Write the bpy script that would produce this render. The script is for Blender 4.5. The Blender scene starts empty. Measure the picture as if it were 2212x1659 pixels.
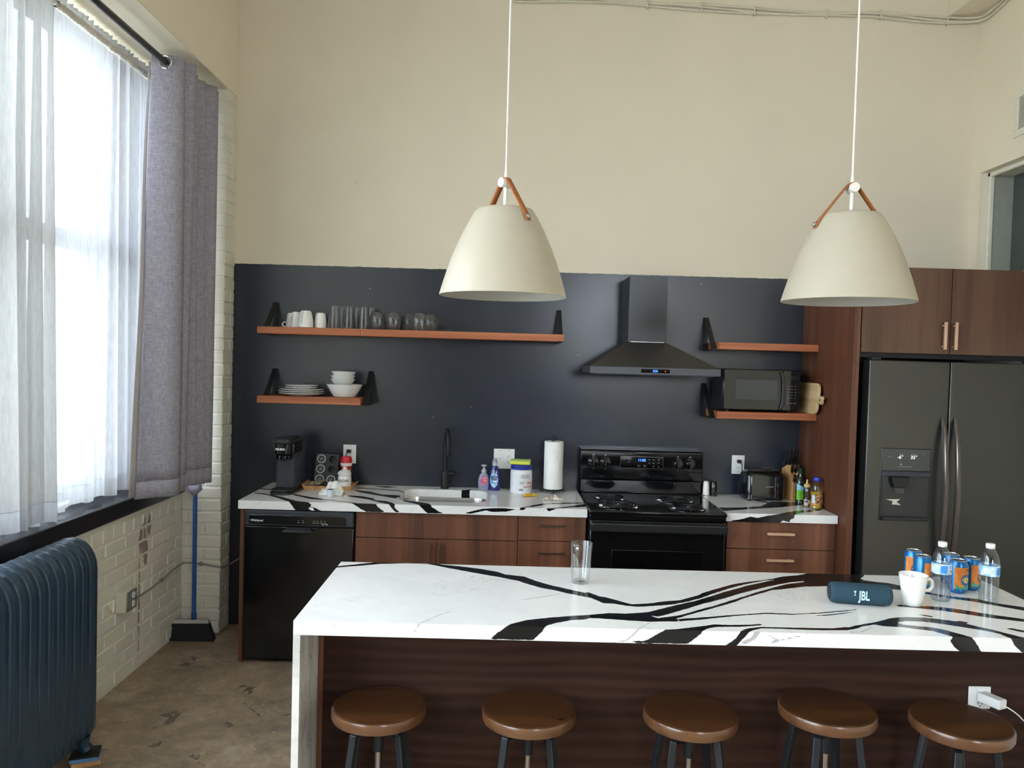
import bpy, bmesh, math, random
import numpy as np
from mathutils import Vector, Matrix
random.seed(7)
PI = math.pi
S = bpy.context.scene
COL = S.collection

# ------------------------------------------------------------------ camera
cam_d = bpy.data.cameras.new('camera')
cam = bpy.data.objects.new('camera', cam_d)
COL.objects.link(cam)
def cam_matrix(loc, yaw, pitch, roll):
    f = Vector((-math.sin(yaw)*math.cos(pitch), math.cos(yaw)*math.cos(pitch), math.sin(pitch)))
    r = Vector((math.cos(yaw), math.sin(yaw), 0)); u = r.cross(f)
    r2 = math.cos(roll)*r + math.sin(roll)*u
    u2 = -math.sin(roll)*r + math.cos(roll)*u
    m = Matrix((r2, u2, -f)).transposed().to_4x4()
    m.translation = loc
    return m
cam.matrix_world = cam_matrix((1.458, -5.0541, 1.7335), -.0087, -.0306, .0275)
cam_d.sensor_width = 36; cam_d.sensor_fit = 'HORIZONTAL'
cam_d.lens = 1725.2/2212*36
cam_d.clip_start = .05; cam_d.clip_end = 200
S.camera = cam

# ------------------------------------------------------------------ colour management
S.view_settings.view_transform = 'Standard'
S.view_settings.look = 'None'
S.view_settings.gamma = 1
S.view_settings.use_curve_mapping = False
S.view_settings.exposure = 0.76
S.cycles.use_denoising = True
S.cycles.max_bounces = 10
S.cycles.sample_clamp_indirect = 6

# ------------------------------------------------------------------ sky and daylight
W = bpy.data.worlds.new('sky'); S.world = W; W.use_nodes = True
bg = W.node_tree.nodes['Background']
bg.inputs[0].default_value = (.80, .90, 1.02, 1)
bg.inputs[1].default_value = 9.2

def area(name, loc, rot, sx, sy, power, color=(1, 1, 1), portal=False):
    d = bpy.data.lights.new(name, 'AREA'); d.shape = 'RECTANGLE'
    d.size = sx; d.size_y = sy; d.energy = power; d.color = color
    if portal: d.cycles.is_portal = True
    o = bpy.data.objects.new(name, d); COL.objects.link(o)
    o.location = loc; o.rotation_euler = rot
    return o
# sky light enters through the curtained window (the portal only guides the sampling of the sky)
area('sky_portal_window', (-.90, -1.7, 2.1), (0, -PI/2, 0), 2.3, 2.9, 1, portal=True)
# daylight of the other windows, which have no curtains: left wall beside the camera, rear wall
area('daylight_window_left', (-.85, -5.05, 2.15), (0, -PI/2, 0), 2.2, 2.95, 14, (.88, .95, 1))
area('daylight_window_rear', (3.45, -9.15, 2.55), (PI/2, 0, 0), 1.3, 1.3, 24, (1, .98, .95))

# ------------------------------------------------------------------ helpers: objects
def link(o, parent=None):
    COL.objects.link(o)
    if parent is not None: o.parent = parent
    return o
def thing(name, label, cat, loc=(0, 0, 0), rotz=0, group=None):
    o = bpy.data.objects.new(name, None); COL.objects.link(o)
    o.empty_display_size = .05
    o.location = loc; o.rotation_euler = (0, 0, rotz)
    o['label'] = label; o['category'] = cat
    if group: o['group'] = group
    return o
def tag(o, label, cat, group=None):
    o['label'] = label; o['category'] = cat
    if group: o['group'] = group
    return o
def struct(o):
    o['kind'] = 'structure'; return o
def copy_tree(o, loc=None, rotz=None, label=None, parent=None):
    c = o.copy(); COL.objects.link(c)
    if parent is not None: c.parent = parent
    for ch in o.children: copy_tree(ch, parent=c)
    if loc is not None: c.location = loc
    if rotz is not None: c.rotation_euler = (0, 0, rotz)
    if label: c['label'] = label
    return c

class MB:
    """collects geometry of one part; build() links it as one mesh object"""
    def __init__(s): s.v = []; s.f = []
    def add(s, vs, fs):
        n = len(s.v); s.v += [tuple(p) for p in vs]; s.f += [tuple(i+n for i in f) for f in fs]; return s
    def box(s, x0, x1, y0, y1, z0, z1):
        return s.add([(x0,y0,z0),(x1,y0,z0),(x1,y1,z0),(x0,y1,z0),(x0,y0,z1),(x1,y0,z1),(x1,y1,z1),(x0,y1,z1)],
                     [(3,2,1,0),(4,5,6,7),(0,1,5,4),(1,2,6,5),(2,3,7,6),(3,0,4,7)])
    def hexa(s, b, t):
        """box from four bottom and four top corners"""
        return s.add(list(b)+list(t), [(3,2,1,0),(4,5,6,7),(0,1,5,4),(1,2,6,5),(2,3,7,6),(3,0,4,7)])
    def lathe(s, prof, n=32, c=(0, 0), sx=1, sy=1, cap=True):
        k = len(prof); vs = []; fs = []
        for r, z in prof:
            for i in range(n):
                a = 2*PI*i/n; vs.append((c[0]+r*sx*math.cos(a), c[1]+r*sy*math.sin(a), z))
        for j in range(k-1):
            for i in range(n):
                i2 = (i+1) % n
                fs.append((j*n+i, j*n+i2, (j+1)*n+i2, (j+1)*n+i))
        if cap:
            fs.append(tuple(range(n-1, -1, -1))); fs.append(tuple((k-1)*n+i for i in range(n)))
        return s.add(vs, fs)
    def tube(s, pts, r, n=8, cap=True, closed=False):
        P = [Vector(p) for p in pts]; k = len(P)
        rr = r if isinstance(r, (list, tuple)) else [r]*k
        T = []
        for i in range(k):
            if closed: t = P[(i+1) % k]-P[i-1]
            else: t = P[min(i+1, k-1)]-P[max(i-1, 0)]
            T.append(t.normalized() if t.length > 1e-9 else Vector((0, 0, 1)))
        u = T[0].orthogonal().normalized(); vs = []; fs = []
        for i in range(k):
            u = (u-T[i]*u.dot(T[i]))
            u = u.normalized() if u.length > 1e-6 else T[i].orthogonal().normalized()
            w = T[i].cross(u)
            for j in range(n):
                a = 2*PI*j/n; vs.append(P[i]+(u*math.cos(a)+w*math.sin(a))*rr[i])
        m = k if closed else k-1
        for i in range(m):
            i2 = (i+1) % k
            for j in range(n):
                j2 = (j+1) % n; fs.append((i*n+j, i*n+j2, i2*n+j2, i2*n+j))
        if cap and not closed:
            fs.append(tuple(range(n-1, -1, -1))); fs.append(tuple((k-1)*n+j for j in range(n)))
        return s.add(vs, fs)
    def prism(s, poly, axis, a, b):
        n = len(poly)
        def P(p, t): return {'x': (t, p[0], p[1]), 'y': (p[0], t, p[1]), 'z': (p[0], p[1], t)}[axis]
        vs = [P(p, a) for p in poly]+[P(p, b) for p in poly]
        fs = [tuple(range(n)), tuple(range(2*n-1, n-1, -1))]
        fs += [(i, n+i, n+(i+1) % n, (i+1) % n) for i in range(n)]
        return s.add(vs, fs)
    def grid(s, rows, wrap=False):
        m = len(rows); n = len(rows[0]); vs = [p for r in rows for p in r]; fs = []
        for i in range(m-1):
            for j in range(n if wrap else n-1):
                j2 = (j+1) % n; fs.append((i*n+j, i*n+j2, (i+1)*n+j2, (i+1)*n+j))
        return s.add(vs, fs)
    def cyl(s, p0, p1, r, n=20): return s.tube([p0, p1], r, n)
    def xform(s, m): s.v = [tuple(m @ Vector(p)) for p in s.v]; return s
    def build(s, name, mat, parent=None, bevel=0, seg=2, smooth=True, solid=0, loc=None, rot=None, sharp=35, sub=0):
        me = bpy.data.meshes.new(name); me.from_pydata(s.v, [], s.f); me.validate()
        b = bmesh.new(); b.from_mesh(me); bmesh.ops.recalc_face_normals(b, faces=b.faces); b.to_mesh(me); b.free()
        if mat is not None: me.materials.append(mat)
        o = bpy.data.objects.new(name, me); link(o, parent)
        if loc: o.location = loc
        if rot: o.rotation_euler = rot
        if smooth:
            for p in me.polygons: p.use_smooth = True
            me.set_sharp_from_angle(angle=math.radians(sharp))
        if solid:
            m = o.modifiers.new('solid', 'SOLIDIFY'); m.thickness = solid; m.offset = 0
        if sub:
            m = o.modifiers.new('sub', 'SUBSURF'); m.levels = sub; m.render_levels = sub
        if bevel:
            m = o.modifiers.new('bevel', 'BEVEL'); m.width = bevel; m.segments = seg; m.limit_method = 'ANGLE'; m.angle_limit = math.radians(40)
            m.harden_normals = False
        return o

def box(name, mat, parent, x0, x1, y0, y1, z0, z1, bevel=0, seg=2):
    return MB().box(x0, x1, y0, y1, z0, z1).build(name, mat, parent, bevel, seg)
def rrect(x0, x1, y0, y1, r, n=6):
    out = []
    for cx, cy, a0 in ((x1-r, y0+r, -PI/2), (x1-r, y1-r, 0), (x0+r, y1-r, PI/2), (x0+r, y0+r, PI)):
        for i in range(n+1):
            a = a0+PI/2*i/n; out.append((cx+r*math.cos(a), cy+r*math.sin(a)))
    return out
def lettering(name, txt, size, mat, parent, loc, rot=(PI/2, 0, 0), align='CENTER', cyl=None, bold=0, sx=1, thick=.0002):
    """flat print as a mesh; cyl = radius wraps it round a vertical cylinder facing -y"""
    cu = bpy.data.curves.new(name, 'FONT'); cu.body = txt; cu.size = size; cu.align_x = align; cu.align_y = 'CENTER'
    cu.extrude = thick; cu.offset = bold; cu.resolution_u = 3
    t = bpy.data.objects.new('tmp', cu); COL.objects.link(t)
    me = bpy.data.meshes.new_from_object(t); bpy.data.objects.remove(t); bpy.data.curves.remove(cu)
    for v in me.vertices:
        x, y, z = v.co; x *= sx
        if cyl:
            a = x/cyl; R = cyl+.0004+z; v.co = (R*math.sin(a), -R*math.cos(a), y)
        else: v.co = (x, y, z)
    me.materials.clear(); me.materials.append(mat); me.name = name
    o = bpy.data.objects.new(name, me); link(o, parent); o.location = loc
    if not cyl: o.rotation_euler = rot
    elif rot != (PI/2, 0, 0): o.rotation_euler = rot
    return o
def cyl_patch(mb, R, z0, z1, a0, a1, n=14, top=None, bot=None, rprof=None):
    """curved label on a vertical cylinder facing -y; top/bot give outline offsets over -1..1"""
    rows = []
    for j in range(9):
        t = j/8; row = []
        for i in range(n+1):
            q = i/n; a = a0+(a1-a0)*q; s = 2*q-1
            zb = z0+(bot(s) if bot else 0); zt = z1+(top(s) if top else 0)
            z = zb+(zt-zb)*t; r = rprof(z) if rprof else R
            row.append((r*math.sin(a), -r*math.cos(a), z))
        rows.append(row)
    return mb.grid(rows)

# ------------------------------------------------------------------ helpers: materials
def lin(c):
    return tuple(((x/255)/12.92 if x/255 <= .04045 else ((x/255+.055)/1.055)**2.4) for x in c)+(1,)
def newmat(name):
    m = bpy.data.materials.new(name); m.use_nodes = True; nt = m.node_tree
    return m, nt, nt.nodes['Principled BSDF']
def N(nt, t, **kw):
    n = nt.nodes.new(t)
    for k, v in kw.items(): setattr(n, k, v)
    return n
def noise(nt, scale, detail=3, rough=.5, vec=None, dist=0):
    n = N(nt, 'ShaderNodeTexNoise'); n.inputs['Scale'].default_value = scale; n.inputs['Detail'].default_value = detail
    n.inputs['Roughness'].default_value = rough; n.inputs['Distortion'].default_value = dist
    if vec is not None: nt.links.new(vec, n.inputs['Vector'])
    return n
def coords(nt, scale=(1, 1, 1), which='Object', rot=(0, 0, 0)):
    t = N(nt, 'ShaderNodeTexCoord'); mp = N(nt, 'ShaderNodeMapping'); mp.inputs['Scale'].default_value = scale
    mp.inputs['Rotation'].default_value = rot
    nt.links.new(t.outputs[which], mp.inputs['Vector']); return mp.outputs['Vector']
def ramp(nt, fac, stops):
    r = N(nt, 'ShaderNodeValToRGB'); e = r.color_ramp.elements
    while len(e) < len(stops): e.new(.5)
    for k, (p, c) in enumerate(stops): e[k].position = p; e[k].color = c
    nt.links.new(fac, r.inputs['Fac']); return r.outputs['Color']
def mixc(nt, fac, a, b, mode='MIX'):
    m = N(nt, 'ShaderNodeMix', data_type='RGBA', blend_type=mode)
    for s, v in ((m.inputs['Factor'], fac), (m.inputs['A'], a), (m.inputs['B'], b)):
        if hasattr(v, 'links') or isinstance(v, bpy.types.NodeSocket): nt.links.new(v, s)
        else: s.default_value = v
    return m.outputs['Result']
def math_(nt, op, a, b=None, c=None, clamp=False):
    m = N(nt, 'ShaderNodeMath', operation=op); m.use_clamp = clamp
    for i, v in enumerate((a, b, c)):
        if v is None: continue
        if isinstance(v, bpy.types.NodeSocket): nt.links.new(v, m.inputs[i])
        else: m.inputs[i].default_value = v
    return m.outputs[0]
def bump(nt, bsdf, h, strength=.2, dist=.01):
    b = N(nt, 'ShaderNodeBump'); b.inputs['Strength'].default_value = strength; b.inputs['Distance'].default_value = dist
    nt.links.new(h, b.inputs['Height']); nt.links.new(b.outputs['Normal'], bsdf.inputs['Normal'])
def M(name, rgb, rough=.5, metal=0, spec=.5, var=.05, vscale=30, coat=0, bmp=0, emit=None, es=1, bscale=None):
    """plain procedural material: colour with slight noise variation, optional fine relief"""
    m, nt, b = newmat(name); c = lin(rgb)
    b.inputs['Roughness'].default_value = rough; b.inputs['Metallic'].default_value = metal
    b.inputs['Specular IOR Level'].default_value = spec; b.inputs['Coat Weight'].default_value = coat; b.inputs['Coat Roughness'].default_value = .08
    v = coords(nt); n = noise(nt, vscale, 3, .6, v)
    lo = tuple(x*(1-var) for x in c[:3])+(1,); hi = tuple(min(1, x*(1+var)) for x in c[:3])+(1,)
    nt.links.new(ramp(nt, n.outputs['Fac'], [(.3, lo), (.7, hi)]), b.inputs['Base Color'])
    if bmp: bump(nt, b, noise(nt, bscale or vscale*6, 2, .5, v).outputs['Fac'], bmp, .004)
    if emit: b.inputs['Emission Color'].default_value = lin(emit); b.inputs['Emission Strength'].default_value = es
    return m
def wood(name, dark, mid, light, axis='z', band=9, fine=60, rough=.45, spec=.4, ring=False, coat=0):
    """grain runs along axis"""
    m, nt, b = newmat(name); b.inputs['Roughness'].default_value = rough; b.inputs['Specular IOR Level'].default_value = spec
    b.inputs['Coat Weight'].default_value = coat; b.inputs['Coat Roughness'].default_value = .15
    k = 'xyz'.index(axis)
    def sc(a, l): s = [a, a, a]; s[k] = l; return tuple(s)
    n1 = noise(nt, 1, 2, .5, coords(nt, sc(band, .35)), dist=.3)
    n2 = noise(nt, 1, 4, .6, coords(nt, sc(fine, 1.8)), dist=.6)
    n3 = noise(nt, 1, 3, .6, coords(nt, sc(fine*5, 8)))
    f = math_(nt, 'ADD', math_(nt, 'MULTIPLY', n1.outputs['Fac'], .62), math_(nt, 'MULTIPLY', n2.outputs['Fac'], .28))
    f = math_(nt, 'ADD', f, math_(nt, 'MULTIPLY', n3.outputs['Fac'], .10))
    if ring:
        w = N(nt, 'ShaderNodeTexWave', wave_type='BANDS', bands_direction='Z' if axis != 'z' else 'X'); w.inputs['Scale'].default_value = 2.2
        w.inputs['Distortion'].default_value = 9; w.inputs['Detail'].default_value = 2; w.inputs['Detail Scale'].default_value = .7
        nt.links.new(coords(nt, sc(3, .6)), w.inputs['Vector'])
        f = math_(nt, 'ADD', math_(nt, 'MULTIPLY', f, .75), math_(nt, 'MULTIPLY', w.outputs['Fac'], .22))
    nt.links.new(ramp(nt, f, [(.34, lin(dark)), (.5, lin(mid)), (.66, lin(light))]), b.inputs['Base Color'])
    bump(nt, b, n3.outputs['Fac'], .05, .002)
    return m
def clear(name, rgb=(255, 255, 255), gl=.08, rough=.02, ior=1.45, light_haze=0):
    """thin-walled clear glass or plastic: straight-through plus a fresnel reflection"""
    m = bpy.data.materials.new(name); m.use_nodes = True; nt = m.node_tree; nt.nodes.clear()
    o = N(nt, 'ShaderNodeOutputMaterial'); t = N(nt, 'ShaderNodeBsdfTransparent'); g = N(nt, 'ShaderNodeBsdfGlossy')
    t.inputs[0].default_value = lin(rgb); g.inputs['Roughness'].default_value = rough
    lw = N(nt, 'ShaderNodeLayerWeight'); lw.inputs['Blend'].default_value = .5
    nz = noise(nt, 6, 1, .5, coords(nt)); f = math_(nt, 'MULTIPLY', math_(nt, 'POWER', lw.outputs['Facing'], 3.2), math_(nt, 'MULTIPLY', math_(nt, 'ADD', nz.outputs['Fac'], .4), ior-.75))
    f = math_(nt, 'ADD', f, gl*.3, clamp=True)
    mx = N(nt, 'ShaderNodeMixShader'); nt.links.new(f, mx.inputs[0]); nt.links.new(t.outputs[0], mx.inputs[1]); nt.links.new(g.outputs[0], mx.inputs[2])
    if light_haze:   # white haze added to lighten the glass, standing in for bright reflections
        df = N(nt, 'ShaderNodeBsdfTranslucent'); df.inputs[0].default_value = (.9, .92, .92, 1); d2 = N(nt, 'ShaderNodeBsdfDiffuse'); d2.inputs[0].default_value = (.9, .92, .92, 1)
        ma = N(nt, 'ShaderNodeMixShader'); nt.links.new(df.outputs[0], ma.inputs[1]); nt.links.new(d2.outputs[0], ma.inputs[2])
        mm = N(nt, 'ShaderNodeMixShader'); mm.inputs[0].default_value = light_haze; nt.links.new(mx.outputs[0], mm.inputs[1]); nt.links.new(ma.outputs[0], mm.inputs[2]); mx = mm
    nt.links.new(mx.outputs[0], o.inputs['Surface']); return m
def glass(name, rgb=(255, 255, 255), ior=1.45, rough=0):
    m, nt, b = newmat(name); b.inputs['Base Color'].default_value = lin(rgb); b.inputs['Transmission Weight'].default_value = 1
    b.inputs['IOR'].default_value = ior; b.inputs['Roughness'].default_value = rough
    nz = noise(nt, 25, 1, .5, coords(nt)); bump(nt, b, nz.outputs['Fac'], .02, .002)
    return m

# ------------------------------------------------------------------ materials
def m_wall(name, rgb, rgb_low=None, split=None):
    m, nt, b = newmat(name); b.inputs['Roughness'].default_value = .75; b.inputs['Specular IOR Level'].default_value = .25
    v = coords(nt); n = noise(nt, 1.6, 4, .6, v); c = lin(rgb)
    col = ramp(nt, n.outputs['Fac'], [(.3, tuple(x*.95 for x in c[:3])+(1,)), (.7, c)])
    # small specks and scuffs of old paint
    sp = noise(nt, 9, 2, .5, v); spk = math_(nt, 'GREATER_THAN', sp.outputs['Fac'], .775)
    col = mixc(nt, math_(nt, 'MULTIPLY', spk, .25), col, lin((150, 140, 120)))
    if rgb_low:
        sx = N(nt, 'ShaderNodeSeparateXYZ'); nt.links.new(v, sx.inputs[0])
        e = noise(nt, 14, 4, .7, v); z = math_(nt, 'ADD', sx.outputs['Z'], math_(nt, 'MULTIPLY', math_(nt, 'SUBTRACT', e.outputs['Fac'], .5), .012))
        k = math_(nt, 'LESS_THAN', z, split)
        c2 = lin(rgb_low); n4 = noise(nt, 3, 4, .6, v)
        low = ramp(nt, n4.outputs['Fac'], [(.3, tuple(x*.86 for x in c2[:3])+(1,)), (.7, tuple(x*1.08 for x in c2[:3])+(1,))])
        dots = noise(nt, 55, 0, .5, v); low = mixc(nt, math_(nt, 'MULTIPLY', math_(nt, 'GREATER_THAN', dots.outputs['Fac'], .89), .5), low, lin((170, 170, 170)))
        col = mixc(nt, k, col, low)
        nt.links.new(math_(nt, 'SUBTRACT', .8, math_(nt, 'MULTIPLY', k, .55)), b.inputs['Roughness'])
        nt.links.new(math_(nt, 'ADD', .25, math_(nt, 'MULTIPLY', k, .35)), b.inputs['Specular IOR Level'])
    nt.links.new(col, b.inputs['Base Color'])
    bump(nt, b, noise(nt, 160, 2, .5, v).outputs['Fac'], .06, .003)
    return m
MW_BACK = m_wall('paint_cream_over_navy', (228, 217, 196), (38, 45, 56), 2.29)
MW = m_wall('paint_cream', (236, 225, 203))
M_CEIL = M('ceiling_paint', (228, 225, 214), .8)
def m_floor():
    m, nt, b = newmat('stained_concrete'); v = coords(nt)
    a = noise(nt, 2.6, 7, .7, v, dist=.7); d = noise(nt, 11, 6, .75, v); e = noise(nt, 60, 3, .6, v)
    col = ramp(nt, a.outputs['Fac'], [(.34, lin((92, 86, 78))), (.46, lin((156, 136, 114))), (.56, lin((184, 156, 128))), (.68, lin((214, 200, 182)))])
    col = mixc(nt, .45, col, ramp(nt, d.outputs['Fac'], [(.3, lin((84, 75, 65))), (.5, lin((158, 138, 115))), (.7, lin((204, 188, 170)))]))
    blot = noise(nt, 4.3, 4, .6, v, dist=.8); k = math_(nt, 'GREATER_THAN', blot.outputs['Fac'], .63)
    col = mixc(nt, math_(nt, 'MULTIPLY', k, .75), col, lin((46, 44, 42)))
    fl = noise(nt, 24, 3, .6, v); k2 = math_(nt, 'GREATER_THAN', fl.outputs['Fac'], .67)
    col = mixc(nt, math_(nt, 'MULTIPLY', k2, .75), col, lin((196, 188, 172)))
    col = mixc(nt, .25, col, ramp(nt, e.outputs['Fac'], [(.3, lin((60, 52, 44))), (.7, lin((140, 124, 106)))]))
    nt.links.new(col, b.inputs['Base Color'])
    nt.links.new(math_(nt, 'ADD', .32, math_(nt, 'MULTIPLY', d.outputs['Fac'], .35)), b.inputs['Roughness'])
    bump(nt, b, e.outputs['Fac'], .12, .003); return m
M_FLOOR = m_floor()
def m_brick(stain=False):
    m, nt, b = newmat('painted_brick_stained' if stain else 'painted_brick'); b.inputs['Roughness'].default_value = .6
    g = N(nt, 'ShaderNodeNewGeometry'); P = g.outputs['Position']
    n = noise(nt, 5, 5, .65, P); c = lin((232, 226, 210))
    col = ramp(nt, n.outputs['Fac'], [(.25, tuple(x*.88 for x in c[:3])+(1,)), (.7, c)])
    sp = noise(nt, 45, 2, .6, P); col = mixc(nt, math_(nt, 'MULTIPLY', math_(nt, 'GREATER_THAN', sp.outputs['Fac'], .74), .4), col, lin((120, 108, 92)))
    if stain:   # peeled purple-brown patch running down the wall
        sx = N(nt, 'ShaderNodeSeparateXYZ'); nt.links.new(P, sx.inputs[0])
        y, z = sx.outputs['Y'], sx.outputs['Z']
        mp = N(nt, 'ShaderNodeMapping'); mp.inputs['Scale'].default_value = (1, 28, 7); nt.links.new(P, mp.inputs['Vector'])
        nn = noise(nt, 1, 4, .7, mp.outputs['Vector'])
        def blob(cy, cz, ry, rz):
            dy = math_(nt, 'DIVIDE', math_(nt, 'SUBTRACT', y, cy), ry); dz = math_(nt, 'DIVIDE', math_(nt, 'SUBTRACT', z, cz), rz)
            return math_(nt, 'SUBTRACT', 1, math_(nt, 'SQRT', math_(nt, 'ADD', math_(nt, 'MULTIPLY', dy, dy), math_(nt, 'MULTIPLY', dz, dz))))
        q = math_(nt, 'MAXIMUM', blob(-.70, .705, .055, .115), blob(-.632, .755, .045, .075))
        q = math_(nt, 'MAXIMUM', q, blob(-.665, .62, .03, .09)); q = math_(nt, 'MAXIMUM', q, blob(-.745, .36, .010, .34))
        k = math_(nt, 'GREATER_THAN', math_(nt, 'ADD', q, math_(nt, 'MULTIPLY', math_(nt, 'SUBTRACT', nn.outputs['Fac'], .5), 2.2)), .22)
        k = math_(nt, 'MULTIPLY', k, math_(nt, 'GREATER_THAN', q, -.25))
        col = mixc(nt, math_(nt, 'MULTIPLY', k, .8), col, ramp(nt, nn.outputs['Fac'], [(.3, lin((96, 72, 74))), (.7, lin((140, 104, 96)))]))
    nt.links.new(col, b.inputs['Base Color']); bump(nt, b, noise(nt, 38, 4, .6, P).outputs['Fac'], .35, .006); return m
M_BRICK = m_brick(); M_BRICK_ST = m_brick(True)
def m_slab():
    m, nt, b = newmat('white_quartz_black_veins'); v = coords(nt)
    at = N(nt, 'ShaderNodeAttribute'); at.attribute_name = 'vein'; ag = N(nt, 'ShaderNodeAttribute'); ag.attribute_name = 'fine_vein'
    e1 = noise(nt, 60, 4, .7, v); e2 = noise(nt, 14, 3, .6, v)
    d = math_(nt, 'ADD', at.outputs['Fac'], math_(nt, 'MULTIPLY', math_(nt, 'SUBTRACT', e1.outputs['Fac'], .5), .007))
    d = math_(nt, 'ADD', d, math_(nt, 'MULTIPLY', math_(nt, 'SUBTRACT', e2.outputs['Fac'], .5), .006))
    mr = N(nt, 'ShaderNodeMapRange'); mr.inputs['From Min'].default_value = .0006; mr.inputs['From Max'].default_value = -.0006; nt.links.new(d, mr.inputs['Value'])
    n = noise(nt, 3.2, 5, .65, v, dist=1.2)
    base = ramp(nt, n.outputs['Fac'], [(.3, lin((234, 233, 232))), (.6, lin((244, 243, 241)))])
    # hairline grey veins
    w = noise(nt, 2.6, 6, .6, v, dist=1.5); l = math_(nt, 'ABSOLUTE', math_(nt, 'SUBTRACT', w.outputs['Fac'], .47))
    pat = noise(nt, 2.1, 2, .5, v); hl = math_(nt, 'MULTIPLY', math_(nt, 'LESS_THAN', l, .0022), math_(nt, 'GREATER_THAN', pat.outputs['Fac'], .55))
    base = mixc(nt, math_(nt, 'MULTIPLY', hl, .4), base, lin((150, 150, 150)))
    g2 = math_(nt, 'LESS_THAN', math_(nt, 'ADD', ag.outputs['Fac'], math_(nt, 'MULTIPLY', math_(nt, 'SUBTRACT', e1.outputs['Fac'], .5), .005)), 0)
    base = mixc(nt, math_(nt, 'MULTIPLY', g2, .6), base, lin((130, 130, 132)))
    nt.links.new(mixc(nt, mr.outputs[0], base, lin((20, 21, 23))), b.inputs['Base Color'])
    b.inputs['Roughness'].default_value = .13; b.inputs['Specular IOR Level'].default_value = .5
    return m
M_SLAB = m_slab()
def m_side():
    m, nt, b = newmat('white_quartz_speckled'); v = coords(nt, (1, 10, 5)); b.inputs['Roughness'].default_value = .25
    n = noise(nt, 6, 3, .7, v); n2 = noise(nt, 1.5, 4, .6, v)
    col = ramp(nt, n2.outputs['Fac'], [(.3, lin((190, 188, 184))), (.6, lin((236, 234, 230)))])
    col = mixc(nt, math_(nt, 'GREATER_THAN', n.outputs['Fac'], .68), col, lin((38, 38, 40)))
    nt.links.new(col, b.inputs['Base Color']); return m
M_SIDE = m_side()
M_CAB = wood('walnut_cabinet', (84, 50, 36), (112, 70, 50), (136, 90, 66), 'z')
M_CABD = wood('walnut_fridge_cabinet', (70, 48, 38), (88, 62, 48), (104, 76, 58), 'z')
M_PANEL = wood('walnut_tall_panel', (76, 43, 29), (98, 58, 39), (116, 73, 50), 'z', band=14)
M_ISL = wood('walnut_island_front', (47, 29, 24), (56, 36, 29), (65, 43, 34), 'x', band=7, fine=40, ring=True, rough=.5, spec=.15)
M_SHELF = wood('cherry_shelf', (150, 84, 50), (178, 104, 66), (198, 124, 82), 'x', band=20, rough=.4)
M_SEAT = wood('stool_seat_wood', (46, 25, 12), (70, 42, 21), (92, 58, 30), 'x', band=16, fine=70, rough=.3, coat=.5)
M_SEATE = wood('stool_edge_wood', (74, 46, 28), (100, 67, 43), (118, 84, 56), 'x', band=12, rough=.3, coat=.4)
M_BAMB = wood('bamboo', (176, 128, 78), (200, 152, 98), (218, 176, 122), 'z', band=30, rough=.5)
M_BOARD = wood('cutting_board_wood', (196, 160, 112), (216, 184, 138), (228, 200, 158), 'y', band=18, rough=.55)
M_BLK = M('black_gloss', (14, 15, 17), .12, spec=.5, coat=.4)
M_BLKG = M('black_glass', (8, 9, 11), .05, spec=.6)
M_BLKS = M('black_satin', (24, 26, 29), .35)
M_BLKM = M('black_matte_metal', (22, 23, 25), .5, spec=.4)
M_PLA = M('charcoal_plastic', (48, 52, 60), .45)
M_DARK = M('dark_plastic', (30, 32, 36), .4)
M_IRON = M('stool_black_steel', (24, 28, 34), .4, spec=.5)
M_FRG = M('black_stainless', (82, 82, 80), .3, metal=.85, var=.04, vscale=3)
M_FRGH = M('black_stainless_handle', (104, 98, 96), .22, metal=.9)
M_HOOD = M('hood_black_stainless', (72, 74, 78), .35, metal=.6, var=.05, vscale=4)
M_STEEL = M('brushed_steel', (190, 188, 184), .25, metal=1)
M_CHROME = M('chrome', (225, 225, 225), .08, metal=1)
M_HNDL = M('cabinet_handle_bronze', (216, 178, 150), .35, metal=.35)
M_HNDD = M('cabinet_handle_dark', (96, 76, 66), .4, metal=.7)
M_WHT = M('white_enamel', (240, 238, 232), .35, var=.02)
M_LAMP = M('lamp_shade_white', (180, 171, 152), .4, var=.015)
M_LAMPI = M('lamp_inside_white', (168, 165, 157), .5, var=.02)
M_PORC = M('porcelain_white', (240, 239, 235), .15, var=.02, coat=.3)
M_OUT = M('outlet_white', (236, 236, 234), .35, var=.02)
M_SLOT = M('outlet_slot', (30, 30, 30), .5)
M_LEATH = M('leather_tan', (166, 98, 48), .55, var=.12, vscale=60, bmp=.1)
M_CORDW = M('cord_white', (235, 235, 230), .5)
M_CORDB = M('cord_black', (18, 18, 19), .45)
M_PIPE = M('painted_conduit', (212, 204, 184), .5)
M_PIPEG = M('grey_conduit', (150, 148, 142), .4, metal=.4)
M_RAD = M('radiator_blue_paint', (35, 58, 76), .3, spec=.5, var=.12, vscale=14, coat=.2)
M_SILL = M('sill_black_paint', (38, 40, 45), .22, var=.1, vscale=8)
M_FRAME = M('window_frame_taupe', (96, 90, 86), .5)
M_FRW = M('interior_frame_white', (226, 222, 206), .5)
M_PAPER = M('paper_white', (242, 242, 238), .85, var=.03, vscale=90, bmp=.2)
M_PRINT = M('print_black', (24, 24, 26), .6); M_PRINTW = M('print_white', (240, 240, 240), .5); M_PRINTG = M('print_grey', (150, 150, 150), .6)
M_PRINTR = M('print_red', (214, 60, 56), .5)
M_LED = M('led_blue', (40, 90, 255), .4, emit=(50, 100, 255), es=3.0); M_LEDR = M('led_red', (255, 60, 60), .4, emit=(255, 70, 70), es=2)
M_LEDW = M('led_white', (230, 240, 240), .4, emit=(225, 238, 240), es=1.0)
M_PANE = clear('window_glass', (250, 252, 252), .05, 0, 1.4)
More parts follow.
